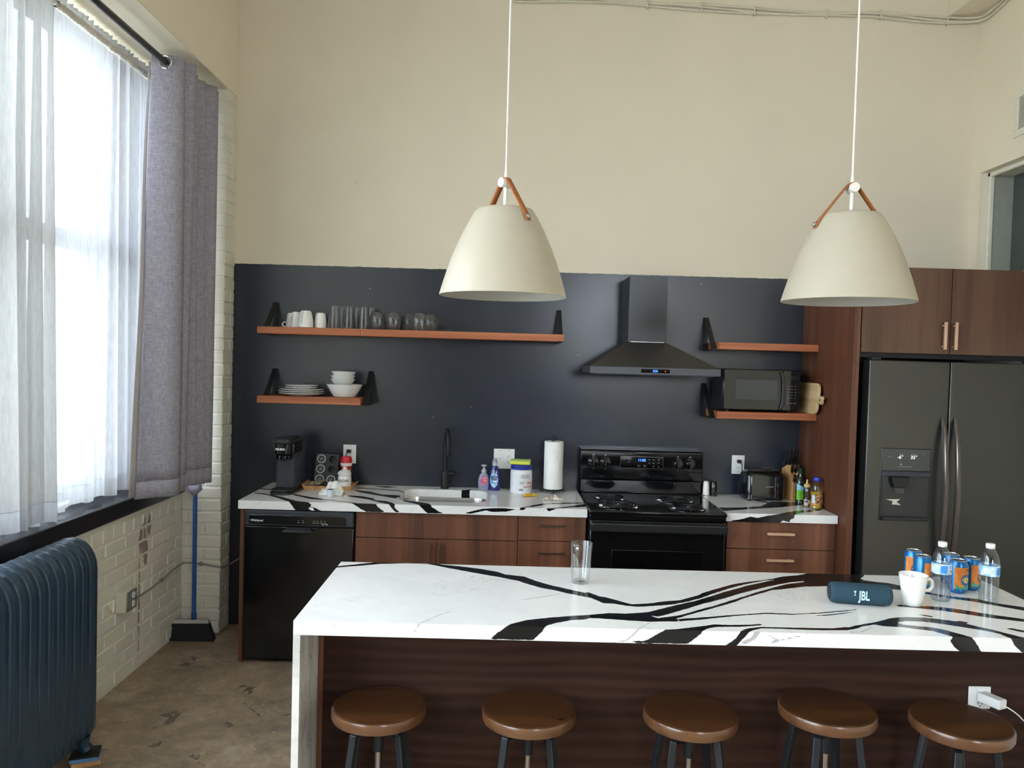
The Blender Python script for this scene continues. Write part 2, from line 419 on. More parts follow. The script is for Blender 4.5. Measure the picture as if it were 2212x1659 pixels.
M_CLEAR = clear('clear_plastic', (240, 244, 246), .14, .03, 1.5)
M_GLASSW = clear('drinking_glass', (254, 254, 254), .14, .02, 1.35, light_haze=.035)
M_GLASS = clear('tumbler_glass', (252, 253, 253), .25, .01, 1.65)
# ================================================================== THE SETTING
HT = 4.4; XR = 4.365; YR = -9.0
struct(MB().box(-1.0, 4.75, YR-.2, .16, -.12, 0).build('floor', M_FLOOR))
struct(MB().box(-1.0, 4.75, YR-.2, .16, HT, HT+.12).build('ceiling', M_CEIL))
struct(MB().box(-1.0, 4.75, 0, .16, 0, HT).build('wall_back', MW_BACK))
# left wall: plaster above the window heads, solid piers between the windows
struct(MB().box(-.90, -.26, YR, 0, 3.32, HT).build('wall_left', MW, bevel=.006))
wl = struct(MB().box(-.90, -.500, -3.2, -.17, 0, .866).box(-.90, -.5, -6.6, -3.5, 0, .866).build('wall_left_lower', M_BRICK))
wp = struct(MB().box(-.90, -.266, -.169, 0, 0, 3.32).build('wall_left_pier', M_BRICK))
struct(MB().box(-.90, -.26, -3.5, -3.2, 0, 3.32).box(-.90, -.26, YR, -6.6, 0, 3.32).build('wall_left_far_piers', M_BRICK))
# rear wall behind the camera with one high window opening
rw = MB().box(-.9, 2.75, YR-.2, YR, 0, HT).box(4.15, 4.75, YR-.2, YR, 0, HT).box(2.75, 4.15, YR-.2, YR, 0, 1.85).box(2.75, 4.15, YR-.2, YR, 3.25, HT)
struct(rw.build('wall_rear', M('rear_brick', (104, 74, 60), .8, var=.2, vscale=6)))
# right wall with the opening of an interior window
MB_ = MB().box(XR, 4.75, -.095, 0, 0, HT).box(XR, 4.75, -2.2, -.095, 2.968, HT).box(XR, 4.75, -2.2, -.095, 0, 1.95).box(XR, 4.75, YR, -2.2, 0, HT)
struct(MB_.build('wall_right', MW))
# ceiling beam in the far right corner
struct(MB().box(4.175, XR, -6, 0, 3.955, HT).build('trim_1', MW, bevel=.004))

# bricks -----------------------------------------------------------
_bm = {}
def brick_mesh(d):
    k = tuple(round(x, 3) for x in d)
    if k not in _bm:
        b = bmesh.new(); bmesh.ops.create_cube(b, size=1)
        for v in b.verts: v.co = (v.co.x*d[0], v.co.y*d[1], v.co.z*d[2])
        bmesh.ops.bevel(b, geom=list(b.edges), offset=.006, segments=1, affect='EDGES')
        rnd = random.Random(hash(k) & 255)
        for v in b.verts: v.co += Vector((rnd.uniform(-1, 1), rnd.uniform(-1, 1), rnd.uniform(-1, 1)))*.0012
        me = bpy.data.meshes.new('brick'); b.to_mesh(me); b.free()
        _bm[k] = me
    return _bm[k]
def brick(parent, mat, x0, x1, y0, y1, z0, z1):
    me = brick_mesh((x1-x0, y1-y0, z1-z0))
    if not me.materials: me.materials.append(mat)
    o = bpy.data.objects.new('brick', me); link(o, parent)
    j = lambda s: random.uniform(-s, s)
    o.location = ((x0+x1)/2+j(.0012), (y0+y1)/2+j(.0012), (z0+z1)/2+j(.0015))
    return o
CH = .0755; J = .009
for i in range(44):
    z0 = i*CH+.002; z1 = min(z0+CH-J, 3.318)
    if i % 2:
        brick(wp, M_BRICK, -.46, -.260, -.175, -.075, z0, z1); brick(wp, M_BRICK, -.36, -.260, -.066, -.002, z0, z1)
        if z0 > .95: brick(wp, M_BRICK, -.675, -.469, -.175, -.1, z0, z1)
        elif z1 < .86: brick(wp, M_BRICK, -.499, -.469, -.175, -.1, z0, z1)
    else:
        brick(wp, M_BRICK, -.36, -.260, -.175, -.002, z0, z1)
        brick(wp, M_BRICK, -.575 if z0 > .95 else -.499, -.369, -.175, -.1, z0, z1)
for i in range(11):
    z0 = i*CH+.003+.012; z1 = z0+CH-J; y = -.178-(.104 if i % 2 else 0)
    if i % 2: brick(wl, M_BRICK_ST, -.56, -.495, -.272, -.18, z0, z1)
    while y > -1.86:
        L = .098 if (i == 5 or i == 10) else .2
        brick(wl, M_BRICK_ST, -.56, -.495, y-L, y, z0, z1); y -= L+.010

# window in view: frame, rails and panes ----------------------------
def window(name, x, y0, y1, z0, z1, mulls, rail):
    w = struct(MB().box(x-.05, x+.03, y0, y0+.06, z0, z1).box(x-.05, x+.03, y1-.06, y1, z0, z1)
               .box(x-.05, x+.03, y0, y1, z0, z0+.09).box(x-.05, x+.03, y0, y1, z1-.07, z1).build(name, M_FRAME, bevel=.004))
    for m in mulls: box('mullion', M_FRAME, w, x-.045, x+.025, m-.05, m+.05, z0+.09, z1-.07, .004)
    ys = [y0+.06]+[v for m in mulls for v in (m-.05, m+.05)]+[y1-.06]
    for a, b in zip(ys[0::2], ys[1::2]):
        box('meeting_rail', M_FRAME, w, x-.04, x+.02, a, b, rail-.045, rail+.045, .004)
        for za, zb in ((z0+.09, rail-.045), (rail+.045, z1-.07)):
            box('pane', M_PANE, w, x-.012, x-.008, a, b, za, zb)
    return w
window('window_1', -.74, -3.2, -.36, .97, 3.32, (-2.4, -1.62, -.79), 2.27)
window('window_2', -.74, -6.6, -3.5, .97, 3.32, (-5.6, -4.5), 2.27)
struct(MB().box(-.80, -.70, -.36, -.176, .97, 3.32).build('window_jamb_filler', M_FRAME))['kind'] = 'structure'
def rear_window(name, x0, x1):
    y = -9.06
    w = struct(MB().box(x0, x0+.06, y-.04, y+.04, 1.85, 3.25).box(x1-.06, x1, y-.04, y+.04, 1.85, 3.25)
               .box(x0, x1, y-.04, y+.04, 1.85, 1.91).box(x0, x1, y-.04, y+.04, 3.19, 3.25).build(name, M_FRAME))
    xm = (x0+x1)/2; box('mullion', M_FRAME, w, xm-.03, xm+.03, y-.03, y+.03, 1.91, 3.19)
    for a, b in ((x0+.06, xm-.03), (xm+.03, x1-.06)): box('pane', M_PANE, w, a, b, y-.002, y+.002, 1.91, 3.19)
rear_window('window_3', 2.75, 4.15)
# black window sill
struct(MB().box(-.70, -.478, -3.2, -.178, .868, .958).build('trim_2', M_SILL, bevel=.008))
# outside brick reveal beside the glass, with toothed courses
rv = struct(MB().box(-1.10, -.86, -.34, .16, .5, 3.6).build('wall_outside_reveal', M('outside_brick', (120, 112, 108), .8, var=.2, vscale=20)))
for i in range(20):
    z = .9+i*.13; box('brick', rv.data.materials[0], rv, -1.12, -.88, -.40, -.33, z, z+.065)

# interior window in the right wall
M_FROST = M('dark_window_pane', (78, 84, 78), .25, var=.06, vscale=2)
w5 = struct(MB().box(4.41, 4.44, -.125, -.095, 1.95, 2.968).box(4.41, 4.44, -2.2, -.095, 2.938, 2.968).box(4.41, 4.44, -2.2, -.095, 1.95, 1.98).build('window_4', M_FRW, bevel=.006))
box('inner_jamb', M('jamb_grey', (150, 154, 142), .6), w5, 4.44, 4.56, -.118, -.096, 1.95, 2.968)
box('inner_head', M_FRW, w5, 4.44, 4.56, -2.2, -.12, 2.95, 2.968)
box('pane', M_FROST, w5, 4.56, 4.57, -2.2, -.096, 1.95, 2.968)
box('ledge', M_FRW, w5, 4.44, 4.56, -2.2, -.118, 2.30, 2.33)

# outside: pale yard and two trees ------------------------------------
struct(MB().box(-40, -1.1, -30, 30, -1.2, -1.0).build('ground_outside', M('yard_gravel', (196, 192, 180), .9, var=.15, vscale=4)))
def m_leaf(n, c):
    return M(n, c, .7, var=.35, vscale=3)
def tree(loc, h, r, label, col, seed):
    rnd = random.Random(seed); t = thing('garden_tree', label, 'tree', loc, group='trees outside the window')
    MB().tube([(0, 0, 0), (.05, .05, h*.4), (0, .1, h*.75)], [.16, .12, .06], 8).build('trunk', M('tree_bark', (86, 72, 60), .9, var=.2), t)
    mb = MB()
    for _ in range(900):
        a = rnd.uniform(0, 2*PI); q = rnd.uniform(-1, 1); R = r*rnd.uniform(.55, 1)**.5
        c = Vector((R*math.cos(a)*math.sqrt(1-q*q), R*math.sin(a)*math.sqrt(1-q*q), h*.72+R*q*.9))
        u = Vector((rnd.uniform(-1, 1), rnd.uniform(-1, 1), rnd.uniform(-1, 1))).normalized(); w = u.orthogonal().normalized(); s = rnd.uniform(.14, .3)
        mb.add([c-u*s, c+w*s*.5, c+u*s, c-w*s*.5], [(0, 1, 2, 3)])
    f = mb.build('foliage', m_leaf('leaves_'+col[0], col[1]), t, smooth=False); f['kind'] = 'stuff'
tree((-7.5, 4.6, -1.0), 4.6, 1.7, 'bright green tree behind the window beside the brick reveal', ('bright', (150, 176, 120)), 1)
tree((-8.5, 1.4, -1.0), 4.0, 1.5, 'pale green tree seen through the middle of the sheer curtain', ('pale', (168, 184, 150)), 2)

# ================================================================== CURTAINS
def m_sheer(name, tr, col, tl=.45):
    m = bpy.data.materials.new(name); m.use_nodes = True; nt = m.node_tree; nt.nodes.clear()
    o = N(nt, 'ShaderNodeOutputMaterial'); t = N(nt, 'ShaderNodeBsdfTransparent'); d = N(nt, 'ShaderNodeBsdfDiffuse'); l = N(nt, 'ShaderNodeBsdfTranslucent')
    c = lin(col); n = noise(nt, 1, 3, .6, coords(nt, (90, 90, 14)))
    cc = ramp(nt, n.outputs['Fac'], [(.3, tuple(x*.86 for x in c[:3])+(1,)), (.7, c)])
    nt.links.new(cc, d.inputs[0]); nt.links.new(cc, l.inputs[0])
    a = N(nt, 'ShaderNodeMixShader'); a.inputs[0].default_value = tl; nt.links.new(d.outputs[0], a.inputs[1]); nt.links.new(l.outputs[0], a.inputs[2])
    b = N(nt, 'ShaderNodeMixShader'); nt.links.new(math_(nt, 'ADD', 1-tr-.06, math_(nt, 'MULTIPLY', n.outputs['Fac'], .12)), b.inputs[0])
    nt.links.new(t.outputs[0], b.inputs[1]); nt.links.new(a.outputs[0], b.inputs[2]); nt.links.new(b.outputs[0], o.inputs['Surface']); return m
M_SHEER = m_sheer('sheer_voile', .20, (190, 190, 194)); M_SHEERH = m_sheer('sheer_hem', .04, (176, 176, 178)); M_SHEERL = m_sheer('sheer_voile_double', .05, (184, 183, 182), .32)
def sheer(label, y0, y1, mat, folds, amp, seed, zb=.985, env=None):
    rnd = random.Random(seed); n = 220; ph = [rnd.uniform(0, 6.28) for _ in range(4)]
    t = thing('sheer_curtain', label, 'curtain', group='sheer curtains at the window')
    def pt(s, z):
        k = (3.25-z)/2.25; a = amp*(.45+.65*k)*(env(y0+(y1-y0)*s) if env else 1)
        w = s*folds*2*PI; w += 1.1*math.sin(s*9+ph[0])+.5*math.sin(s*23+ph[1])
        x = -.565+a*math.sin(w)+.35*a*math.sin(2.3*w+ph[2])
        y = y0+(y1-y0)*s+.6*a*math.cos(w)+.012*k*math.sin(4*s+ph[3])
        return (x, y, z+.008*math.sin(w*.5+ph[1])*k)
    zs = [zb+.085+(3.225-zb-.085)*i/26 for i in range(27)]
    MB().grid([[pt(j/n, z) for j in range(n+1)] for z in zs]).build('panel', mat, t, sharp=180)
    MB().grid([[pt(j/n, zb+.0875*i/3) for j in range(n+1)] for i in range(4)]).build('hem', M_SHEERH, t, sharp=180)
    # gathered rod pocket and the ruffle standing above it
    rows = []
    for i in range(120):
        s = i/119; r = .017+.003*math.sin(i*1.9+ph[0])
        rows.append([(-.565+r*math.cos(a*PI/6), y0+(y1-y0)*s, 3.245+r*math.sin(a*PI/6)) for a in range(12)])
    MB().grid(rows, wrap=True).build('rod_pocket', M('voile_pocket_'+str(seed), (206, 200, 188), .8), t)
    MB().grid([[(-.575+.014*math.sin(j*.9+ph[2]+.5*math.sin(j*.37))*i/2, y0+(y1-y0)*j/160, 3.262+.02*i+.004*math.sin(j*.7)) for j in range(161)] for i in range(3)]).build('ruffle', M_SHEERH, t, sharp=180)
    return t
sheer('white sheer curtain panel hanging beside the grey curtain', -.42, -1.475, M_SHEER, 9.0, .034, 3, env=lambda y: .16+.84*max(math.exp(-((y+.80)/.17)**2), math.exp(-((y+.42)/.07)**2), .7*math.exp(-((y+1.47)/.06)**2)))
sheer('denser gathered white sheer curtain panel over the radiator', -1.50, -2.20, M_SHEERL, 6.5, .045, 5, zb=.972)
sr = MB().tube([(-.565, -.20, 3.245), (-.565, -3.18, 3.245)], .009, 10).build('sheer_rod', M_WHT)
tag(sr, 'thin white rod running inside the sheer curtain pockets', 'curtain rod')
rod = thing('curtain_rod', 'black curtain rod carrying the grey curtain on rings', 'curtain rod', (0, 0, 0))
MB().tube([(-.372, -.182, 3.245), (-.372, -3.19, 3.245)], .0165, 14).build('pole', M_BLKS, rod)
MB().tube([(-.372, -.205, 3.245), (-.372, -.180, 3.245)], .028, 14).build('end_socket', M_BLKS, rod)
# grey curtain
def m_grey():
    m, nt, b = newmat('grey_linen'); v = coords(nt); b.inputs['Roughness'].default_value = .85; b.inputs['Specular IOR Level'].default_value = .15
    a = noise(nt, 1, 3, .6, coords(nt, (260, 260, 30))); c = noise(nt, 1, 3, .6, coords(nt, (30, 30, 300)))
    f = math_(nt, 'ADD', math_(nt, 'MULTIPLY', a.outputs['Fac'], .5), math_(nt, 'MULTIPLY', c.outputs['Fac'], .5))
    nt.links.new(ramp(nt, f, [(.35, lin((132, 129, 138))), (.65, lin((178, 174, 186)))]), b.inputs['Base Color'])
    bump(nt, b, f, .15, .003); return m
M_GREY = m_grey()
gc = thing('grey_curtain', 'grey linen curtain bunched at the window edge on a black rod', 'curtain', (0, 0, 0))
def gpath(z):
    """plan line of the curtain at height z: a broad front fold, then tight folds going back"""
    k = (3.28-z)/2.33
    P = [(-.44-.015*k, -.80-.10*k), (-.43, -.81-.07*k), (-.375, -.79-.03*k), (-.318, -.775-.02*k), (-.298, -.75)]
    n = 6
    for i in range(1, n*10+1):
        s = i/(n*10); w = s*n*2*PI
        am = .060-.006*k+.020*math.sin(7.3*s+1.5*k+.6)+.010*math.sin(17*s)
        P.append((-.362+am*math.cos(w)+.018*k*s+.012*math.sin(11*s+k), -.75+.53*s+.030*math.sin(w+.5)*(.6+.4*math.sin(9*s))+.02*k*math.sin(5*s)))
    return P
def gz(i, k): return None
zs = [3.285-(3.285-1.04)*i/30 for i in range(31)]
MB().grid([[(x, y, z) for x, y in gpath(z)] for z in zs]).build('panel', M_GREY, gc, sharp=180, solid=.002)
MB().grid([[(x, y, z+.012*math.sin(3*j/60)) for j, (x, y) in enumerate(gpath(z))] for z in (1.04, 1.0, .95)]).build('hem', M_GREY, gc, sharp=180, solid=.004)
ln = MB().grid([[(-.445-.012*q+.004*math.sin(z*4), -.80-.10*(3.28-z)/2.33-.055*q*(3.28-z)/2.33, z) for q in (0, .35, .7, 1)] for z in [3.24-(3.24-.965)*i/16 for i in range(17)]]).build('lining', M('curtain_lining', (186, 180, 182), .85), gc, sharp=180, solid=.002)
for i, (x, y) in enumerate([(-.372, -.792)]+[(-.372, -.75+.53*(q+.25)/6) for q in range(6)]):
    ang = 0 if i == 0 else 0
    mb = MB().tube([(x+.031*math.cos(a*PI/10), y-.004, 3.245+.031*math.sin(a*PI/10)) for a in range(20)], .006, 8, closed=True)
    mb.build('grommet', M_CHROME, gc)
# ================================================================== STONE SLABS
VEIN_I=[
 [(0.825,-1.996),(0.823,-1.974),(0.885,-1.944),(0.980,-1.891),(1.011,-1.865),(1.151,-1.851),(1.215,-1.905),(1.304,-1.932),(1.391,-1.963),(1.408,-1.976),(1.448,-1.996),(1.477,-2.031),(1.549,-2.054),(1.591,-2.108),(1.638,-2.156),(1.694,-2.200),(1.763,-2.248),(1.772,-2.236),(1.808,-2.286),(1.833,-2.298),(1.869,-2.332),(1.908,-2.368),(1.971,-2.354),(2.032,-2.324),(2.086,-2.308),(2.169,-2.238),(2.185,-2.216),(2.254,-2.155),(2.325,-2.095),(2.392,-2.055),(2.457,-2.025),(2.512,-1.998),(2.557,-1.964),(2.638,-1.934),(2.707,-1.890),(2.991,-1.863),(2.923,-1.878),(2.901,-1.923),(2.869,-1.965),(2.873,-1.985),(2.918,-2.009),(2.950,-2.016),(2.964,-2.030),(2.985,-2.050),(3.011,-2.074),(3.051,-2.134),(3.080,-2.161),(3.116,-2.180),(3.189,-2.203),(3.227,-2.247),(3.321,-2.301),(3.289,-2.349),(3.274,-2.330),(3.218,-2.287),(3.165,-2.244),(3.096,-2.209),(3.042,-2.170),(3.016,-2.144),(2.971,-2.113),(2.910,-2.098),(2.852,-2.076),(2.785,-2.065),(2.731,-2.081),(2.677,-2.085),(2.599,-2.098),(2.502,-2.140),(2.459,-2.155),(2.401,-2.201),(2.330,-2.260),(2.259,-2.327),(2.183,-2.388),(2.098,-2.454),(2.057,-2.487),(2.030,-2.510),(2.032,-2.538),(1.965,-2.543),(1.936,-2.548),(1.890,-2.543),(1.826,-2.534),(1.780,-2.526),(1.747,-2.525),(1.734,-2.541),(1.686,-2.551),(1.628,-2.588),(1.609,-2.606),(1.591,-2.636),(1.567,-2.662),(1.429,-2.663),(1.456,-2.642),(1.484,-2.621),(1.500,-2.598),(1.547,-2.559),(1.618,-2.531),(1.690,-2.508),(1.738,-2.497),(1.751,-2.493),(1.816,-2.468),(1.868,-2.472),(1.913,-2.462),(1.954,-2.447),(2.005,-2.407),(2.064,-2.362),(2.135,-2.315),(2.201,-2.258),(2.271,-2.194),(2.376,-2.110),(2.483,-2.033),(2.517,-2.016),(2.481,-2.023),(2.384,-2.082),(2.313,-2.138),(2.242,-2.202),(2.171,-2.273),(2.120,-2.315),(2.050,-2.360),(1.965,-2.386),(1.924,-2.395),(1.886,-2.386),(1.849,-2.367),(1.814,-2.366),(1.775,-2.306),(1.697,-2.261),(1.658,-2.228),(1.609,-2.201),(1.547,-2.141),(1.531,-2.119),(1.449,-2.067),(1.393,-2.039),(1.248,-1.955),(1.156,-1.897),(1.087,-1.904),(0.986,-1.925),(0.890,-1.968)],
 [(2.032,-2.514),(2.118,-2.490),(2.222,-2.459),(2.274,-2.446),(2.349,-2.425),(2.436,-2.429),(2.532,-2.409),(2.645,-2.375),(2.683,-2.358),(2.680,-2.365),(2.641,-2.384),(2.528,-2.419),(2.432,-2.439),(2.345,-2.438),(2.271,-2.456),(2.219,-2.472),(2.112,-2.512),(2.037,-2.535)],
 [(2.484,-2.444),(2.548,-2.431),(2.634,-2.400),(2.678,-2.381),(2.631,-2.408),(2.544,-2.441)],
 [(1.856,-2.664),(1.874,-2.657),(1.906,-2.657),(1.924,-2.649),(1.942,-2.637),(1.973,-2.620),(2.021,-2.607),(2.086,-2.580),(2.139,-2.557),(2.185,-2.558),(2.257,-2.551),(2.292,-2.541),(2.296,-2.552),(2.257,-2.565),(2.212,-2.575),(2.141,-2.582),(2.112,-2.596),(2.090,-2.621),(2.080,-2.633),(2.062,-2.647),(2.044,-2.663)],
 [(2.155,-2.666),(2.178,-2.652),(2.193,-2.640),(2.204,-2.621),(2.225,-2.595),(2.247,-2.582),(2.283,-2.571),(2.329,-2.571),(2.422,-2.569),(2.516,-2.567),(2.565,-2.549),(2.560,-2.559),(2.588,-2.540),(2.637,-2.515),(2.677,-2.498),(2.716,-2.473),(2.749,-2.452),(2.776,-2.441),(2.810,-2.434),(2.869,-2.436),(2.910,-2.445),(2.959,-2.464),(2.980,-2.485),(3.004,-2.514),(3.032,-2.540),(3.057,-2.570),(3.089,-2.609),(3.111,-2.641),(3.112,-2.665),(3.081,-2.664),(3.057,-2.642),(3.041,-2.617),(3.035,-2.581),(3.007,-2.557),(2.953,-2.526),(2.919,-2.508),(2.884,-2.492),(2.847,-2.478),(2.788,-2.477),(2.755,-2.493),(2.761,-2.513),(2.795,-2.521),(2.846,-2.534),(2.877,-2.558),(2.902,-2.589),(2.922,-2.619),(2.939,-2.642),(2.959,-2.667),(2.890,-2.667),(2.869,-2.650),(2.857,-2.633),(2.865,-2.621),(2.857,-2.609),(2.845,-2.589),(2.827,-2.570),(2.799,-2.559),(2.747,-2.541),(2.687,-2.533),(2.667,-2.520),(2.627,-2.537),(2.585,-2.566),(2.556,-2.581),(2.476,-2.588),(2.415,-2.588),(2.325,-2.583),(2.279,-2.584),(2.246,-2.607),(2.222,-2.634),(2.207,-2.651),(2.194,-2.665)],
 [(2.843,-2.304),(2.863,-2.295),(2.889,-2.300),(2.901,-2.315),(2.953,-2.305),(2.997,-2.312),(3.049,-2.333),(3.116,-2.377),(3.233,-2.434),(3.214,-2.463),(3.194,-2.454),(3.092,-2.417),(3.022,-2.379),(2.974,-2.354),(2.929,-2.340),(2.884,-2.324),(2.865,-2.324),(2.845,-2.319)],
 [(2.867,-2.404),(2.891,-2.406),(2.913,-2.421),(2.900,-2.430),(2.879,-2.416)],
 [(3.088,-2.529),(3.110,-2.522),(3.135,-2.543),(3.153,-2.555),(3.142,-2.572),(3.111,-2.553)],
 [(2.950,-2.474),(2.977,-2.458),(2.998,-2.475),(2.974,-2.494),(2.988,-2.511),(2.956,-2.495)],]
WHITE_I=[
 [(1.946,-2.481),(1.974,-2.496),(2.008,-2.470),(2.091,-2.400),(2.153,-2.347),(2.249,-2.274),(2.352,-2.187),(2.458,-2.110),(2.564,-2.042),(2.623,-2.021),(2.624,-2.033),(2.557,-2.062),(2.530,-2.077),(2.411,-2.171),(2.255,-2.307),(2.201,-2.355),(2.140,-2.401),(2.068,-2.459),(2.039,-2.479),(1.971,-2.508)],]
GREY_I=[
 [(1.188,-2.662),(1.197,-2.648),(1.223,-2.604),(1.259,-2.541),(1.302,-2.490),(1.302,-2.495),(1.259,-2.548),(1.226,-2.607),(1.199,-2.650),(1.190,-2.662)],
 [(1.492,-2.376),(1.553,-2.335),(1.615,-2.302),(1.679,-2.259),(1.679,-2.264),(1.614,-2.309),(1.552,-2.342)],
 [(1.802,-2.663),(1.852,-2.655),(1.874,-2.636),(1.887,-2.619),(1.941,-2.546),(1.943,-2.549),(1.890,-2.622),(1.878,-2.638),(1.856,-2.658),(1.816,-2.665)],
 [(2.205,-2.655),(2.241,-2.636),(2.249,-2.620),(2.270,-2.612),(2.254,-2.640),(2.223,-2.659)],
 [(2.268,-2.618),(2.313,-2.637),(2.327,-2.643),(2.358,-2.634),(2.404,-2.625),(2.424,-2.614),(2.404,-2.628),(2.363,-2.637),(2.327,-2.647),(2.287,-2.660),(2.313,-2.643),(2.299,-2.635)],
 [(2.551,-2.594),(2.587,-2.595),(2.660,-2.535),(2.638,-2.558),(2.591,-2.599),(2.555,-2.602)],]
VEIN_L=[
 [(0.007,-0.391),(0.089,-0.419),(0.200,-0.504),(0.317,-0.622),(0.393,-0.652),(0.405,-0.665),(0.396,-0.673),(0.426,-0.679),(0.463,-0.697),(0.426,-0.698),(0.412,-0.679),(0.393,-0.677),(0.389,-0.684),(0.419,-0.699),(0.318,-0.698),(0.296,-0.668),(0.282,-0.650),(0.195,-0.552),(0.113,-0.467),(0.012,-0.408)],
 [(-0.006,-0.235),(0.072,-0.260),(0.124,-0.304),(0.132,-0.333),(0.080,-0.290),(0.003,-0.265)],
 [(0.214,-0.379),(0.251,-0.406),(0.365,-0.493),(0.472,-0.546),(0.603,-0.612),(0.656,-0.643),(0.763,-0.649),(0.770,-0.663),(0.813,-0.693),(0.713,-0.694),(0.676,-0.677),(0.634,-0.652),(0.582,-0.620),(0.480,-0.582),(0.378,-0.549),(0.262,-0.450)],
 [(0.551,-0.394),(0.643,-0.415),(0.715,-0.469),(0.740,-0.533),(0.804,-0.551),(0.844,-0.598),(0.867,-0.649),(0.863,-0.663),(0.894,-0.692),(0.871,-0.691),(0.847,-0.668),(0.833,-0.650),(0.764,-0.594),(0.705,-0.522),(0.623,-0.466),(0.571,-0.446)],
 [(0.561,-0.213),(0.657,-0.244),(0.748,-0.341),(0.843,-0.350),(0.867,-0.381),(0.844,-0.461),(0.812,-0.437),(0.746,-0.391),(0.645,-0.318),(0.572,-0.248)],
 [(0.643,-0.039),(0.727,-0.035),(0.806,-0.068),(0.736,-0.096)],
 [(0.558,-0.118),(0.718,-0.147),(0.826,-0.183),(0.863,-0.233),(0.865,-0.263),(0.830,-0.214),(0.722,-0.172),(0.563,-0.143)],
 [(0.895,-0.511),(0.999,-0.557),(1.052,-0.601),(1.070,-0.658),(1.111,-0.681),(1.140,-0.692),(1.047,-0.692),(1.009,-0.659),(0.979,-0.620),(0.900,-0.547)],
 [(1.250,-0.687),(1.303,-0.672),(1.356,-0.660),(1.398,-0.656),(1.473,-0.653),(1.553,-0.660),(1.625,-0.570),(1.693,-0.500),(1.807,-0.453),(1.937,-0.440),(1.935,-0.459),(1.720,-0.527),(1.634,-0.613),(1.580,-0.662),(1.526,-0.661),(1.489,-0.671),(1.409,-0.676),(1.367,-0.670),(1.287,-0.689)],
 [(1.705,-0.649),(1.797,-0.599),(1.950,-0.472),(1.941,-0.564),(1.823,-0.616),(1.751,-0.653),(1.719,-0.665)],
 [(1.132,-0.217),(1.192,-0.129),(1.267,-0.069),(1.252,-0.145),(1.232,-0.219),(1.268,-0.231),(1.215,-0.239)],]
VEIN_R=[
 [(2.651,-0.491),(2.840,-0.465),(2.976,-0.406),(3.088,-0.245),(3.169,-0.234),(3.274,-0.240),(3.389,-0.180),(3.368,-0.235),(3.260,-0.317),(3.088,-0.422),(2.944,-0.482),(2.819,-0.537),(2.737,-0.575),(2.658,-0.604)],
 [(2.711,-0.705),(2.739,-0.690),(2.788,-0.682),(2.843,-0.664),(2.885,-0.670),(2.941,-0.657),(2.996,-0.648),(3.060,-0.587),(3.149,-0.519),(3.233,-0.488),(3.325,-0.456),(3.252,-0.531),(3.147,-0.583),(3.088,-0.651),(3.085,-0.667),(3.067,-0.675),(3.061,-0.691),(3.026,-0.683),(2.992,-0.705)],]

def sdf(P, polys):
    """signed distance of points P (n,2) to the union of polygons (negative inside)"""
    best = np.full(len(P), 1e3)
    for poly in polys:
        A = np.array(poly); B = np.roll(A, -1, 0)
        lo = A.min(0)-.05; hi = A.max(0)+.05
        idx = np.where(((P >= lo) & (P <= hi)).all(1))[0]
        if not len(idx): continue
        Q = P[idx]; d = np.full(len(Q), 1e3); ins = np.zeros(len(Q), bool)
        for a, b in zip(A, B):
            e = b-a; L = e@e
            if L < 1e-12: continue
            t = np.clip(((Q-a)@e)/L, 0, 1); d = np.minimum(d, np.hypot(*(Q-a-t[:, None]*e).T))
            c = (a[1] > Q[:, 1]) != (b[1] > Q[:, 1])
            if c.any():
                xx = a[0]+(Q[:, 1]-a[1])*e[0]/(e[1] if abs(e[1]) > 1e-12 else 1e-12); ins ^= c & (Q[:, 0] < xx)
        best[idx] = np.minimum(best[idx], np.where(ins, -d, d))
    return np.minimum(best, .05)
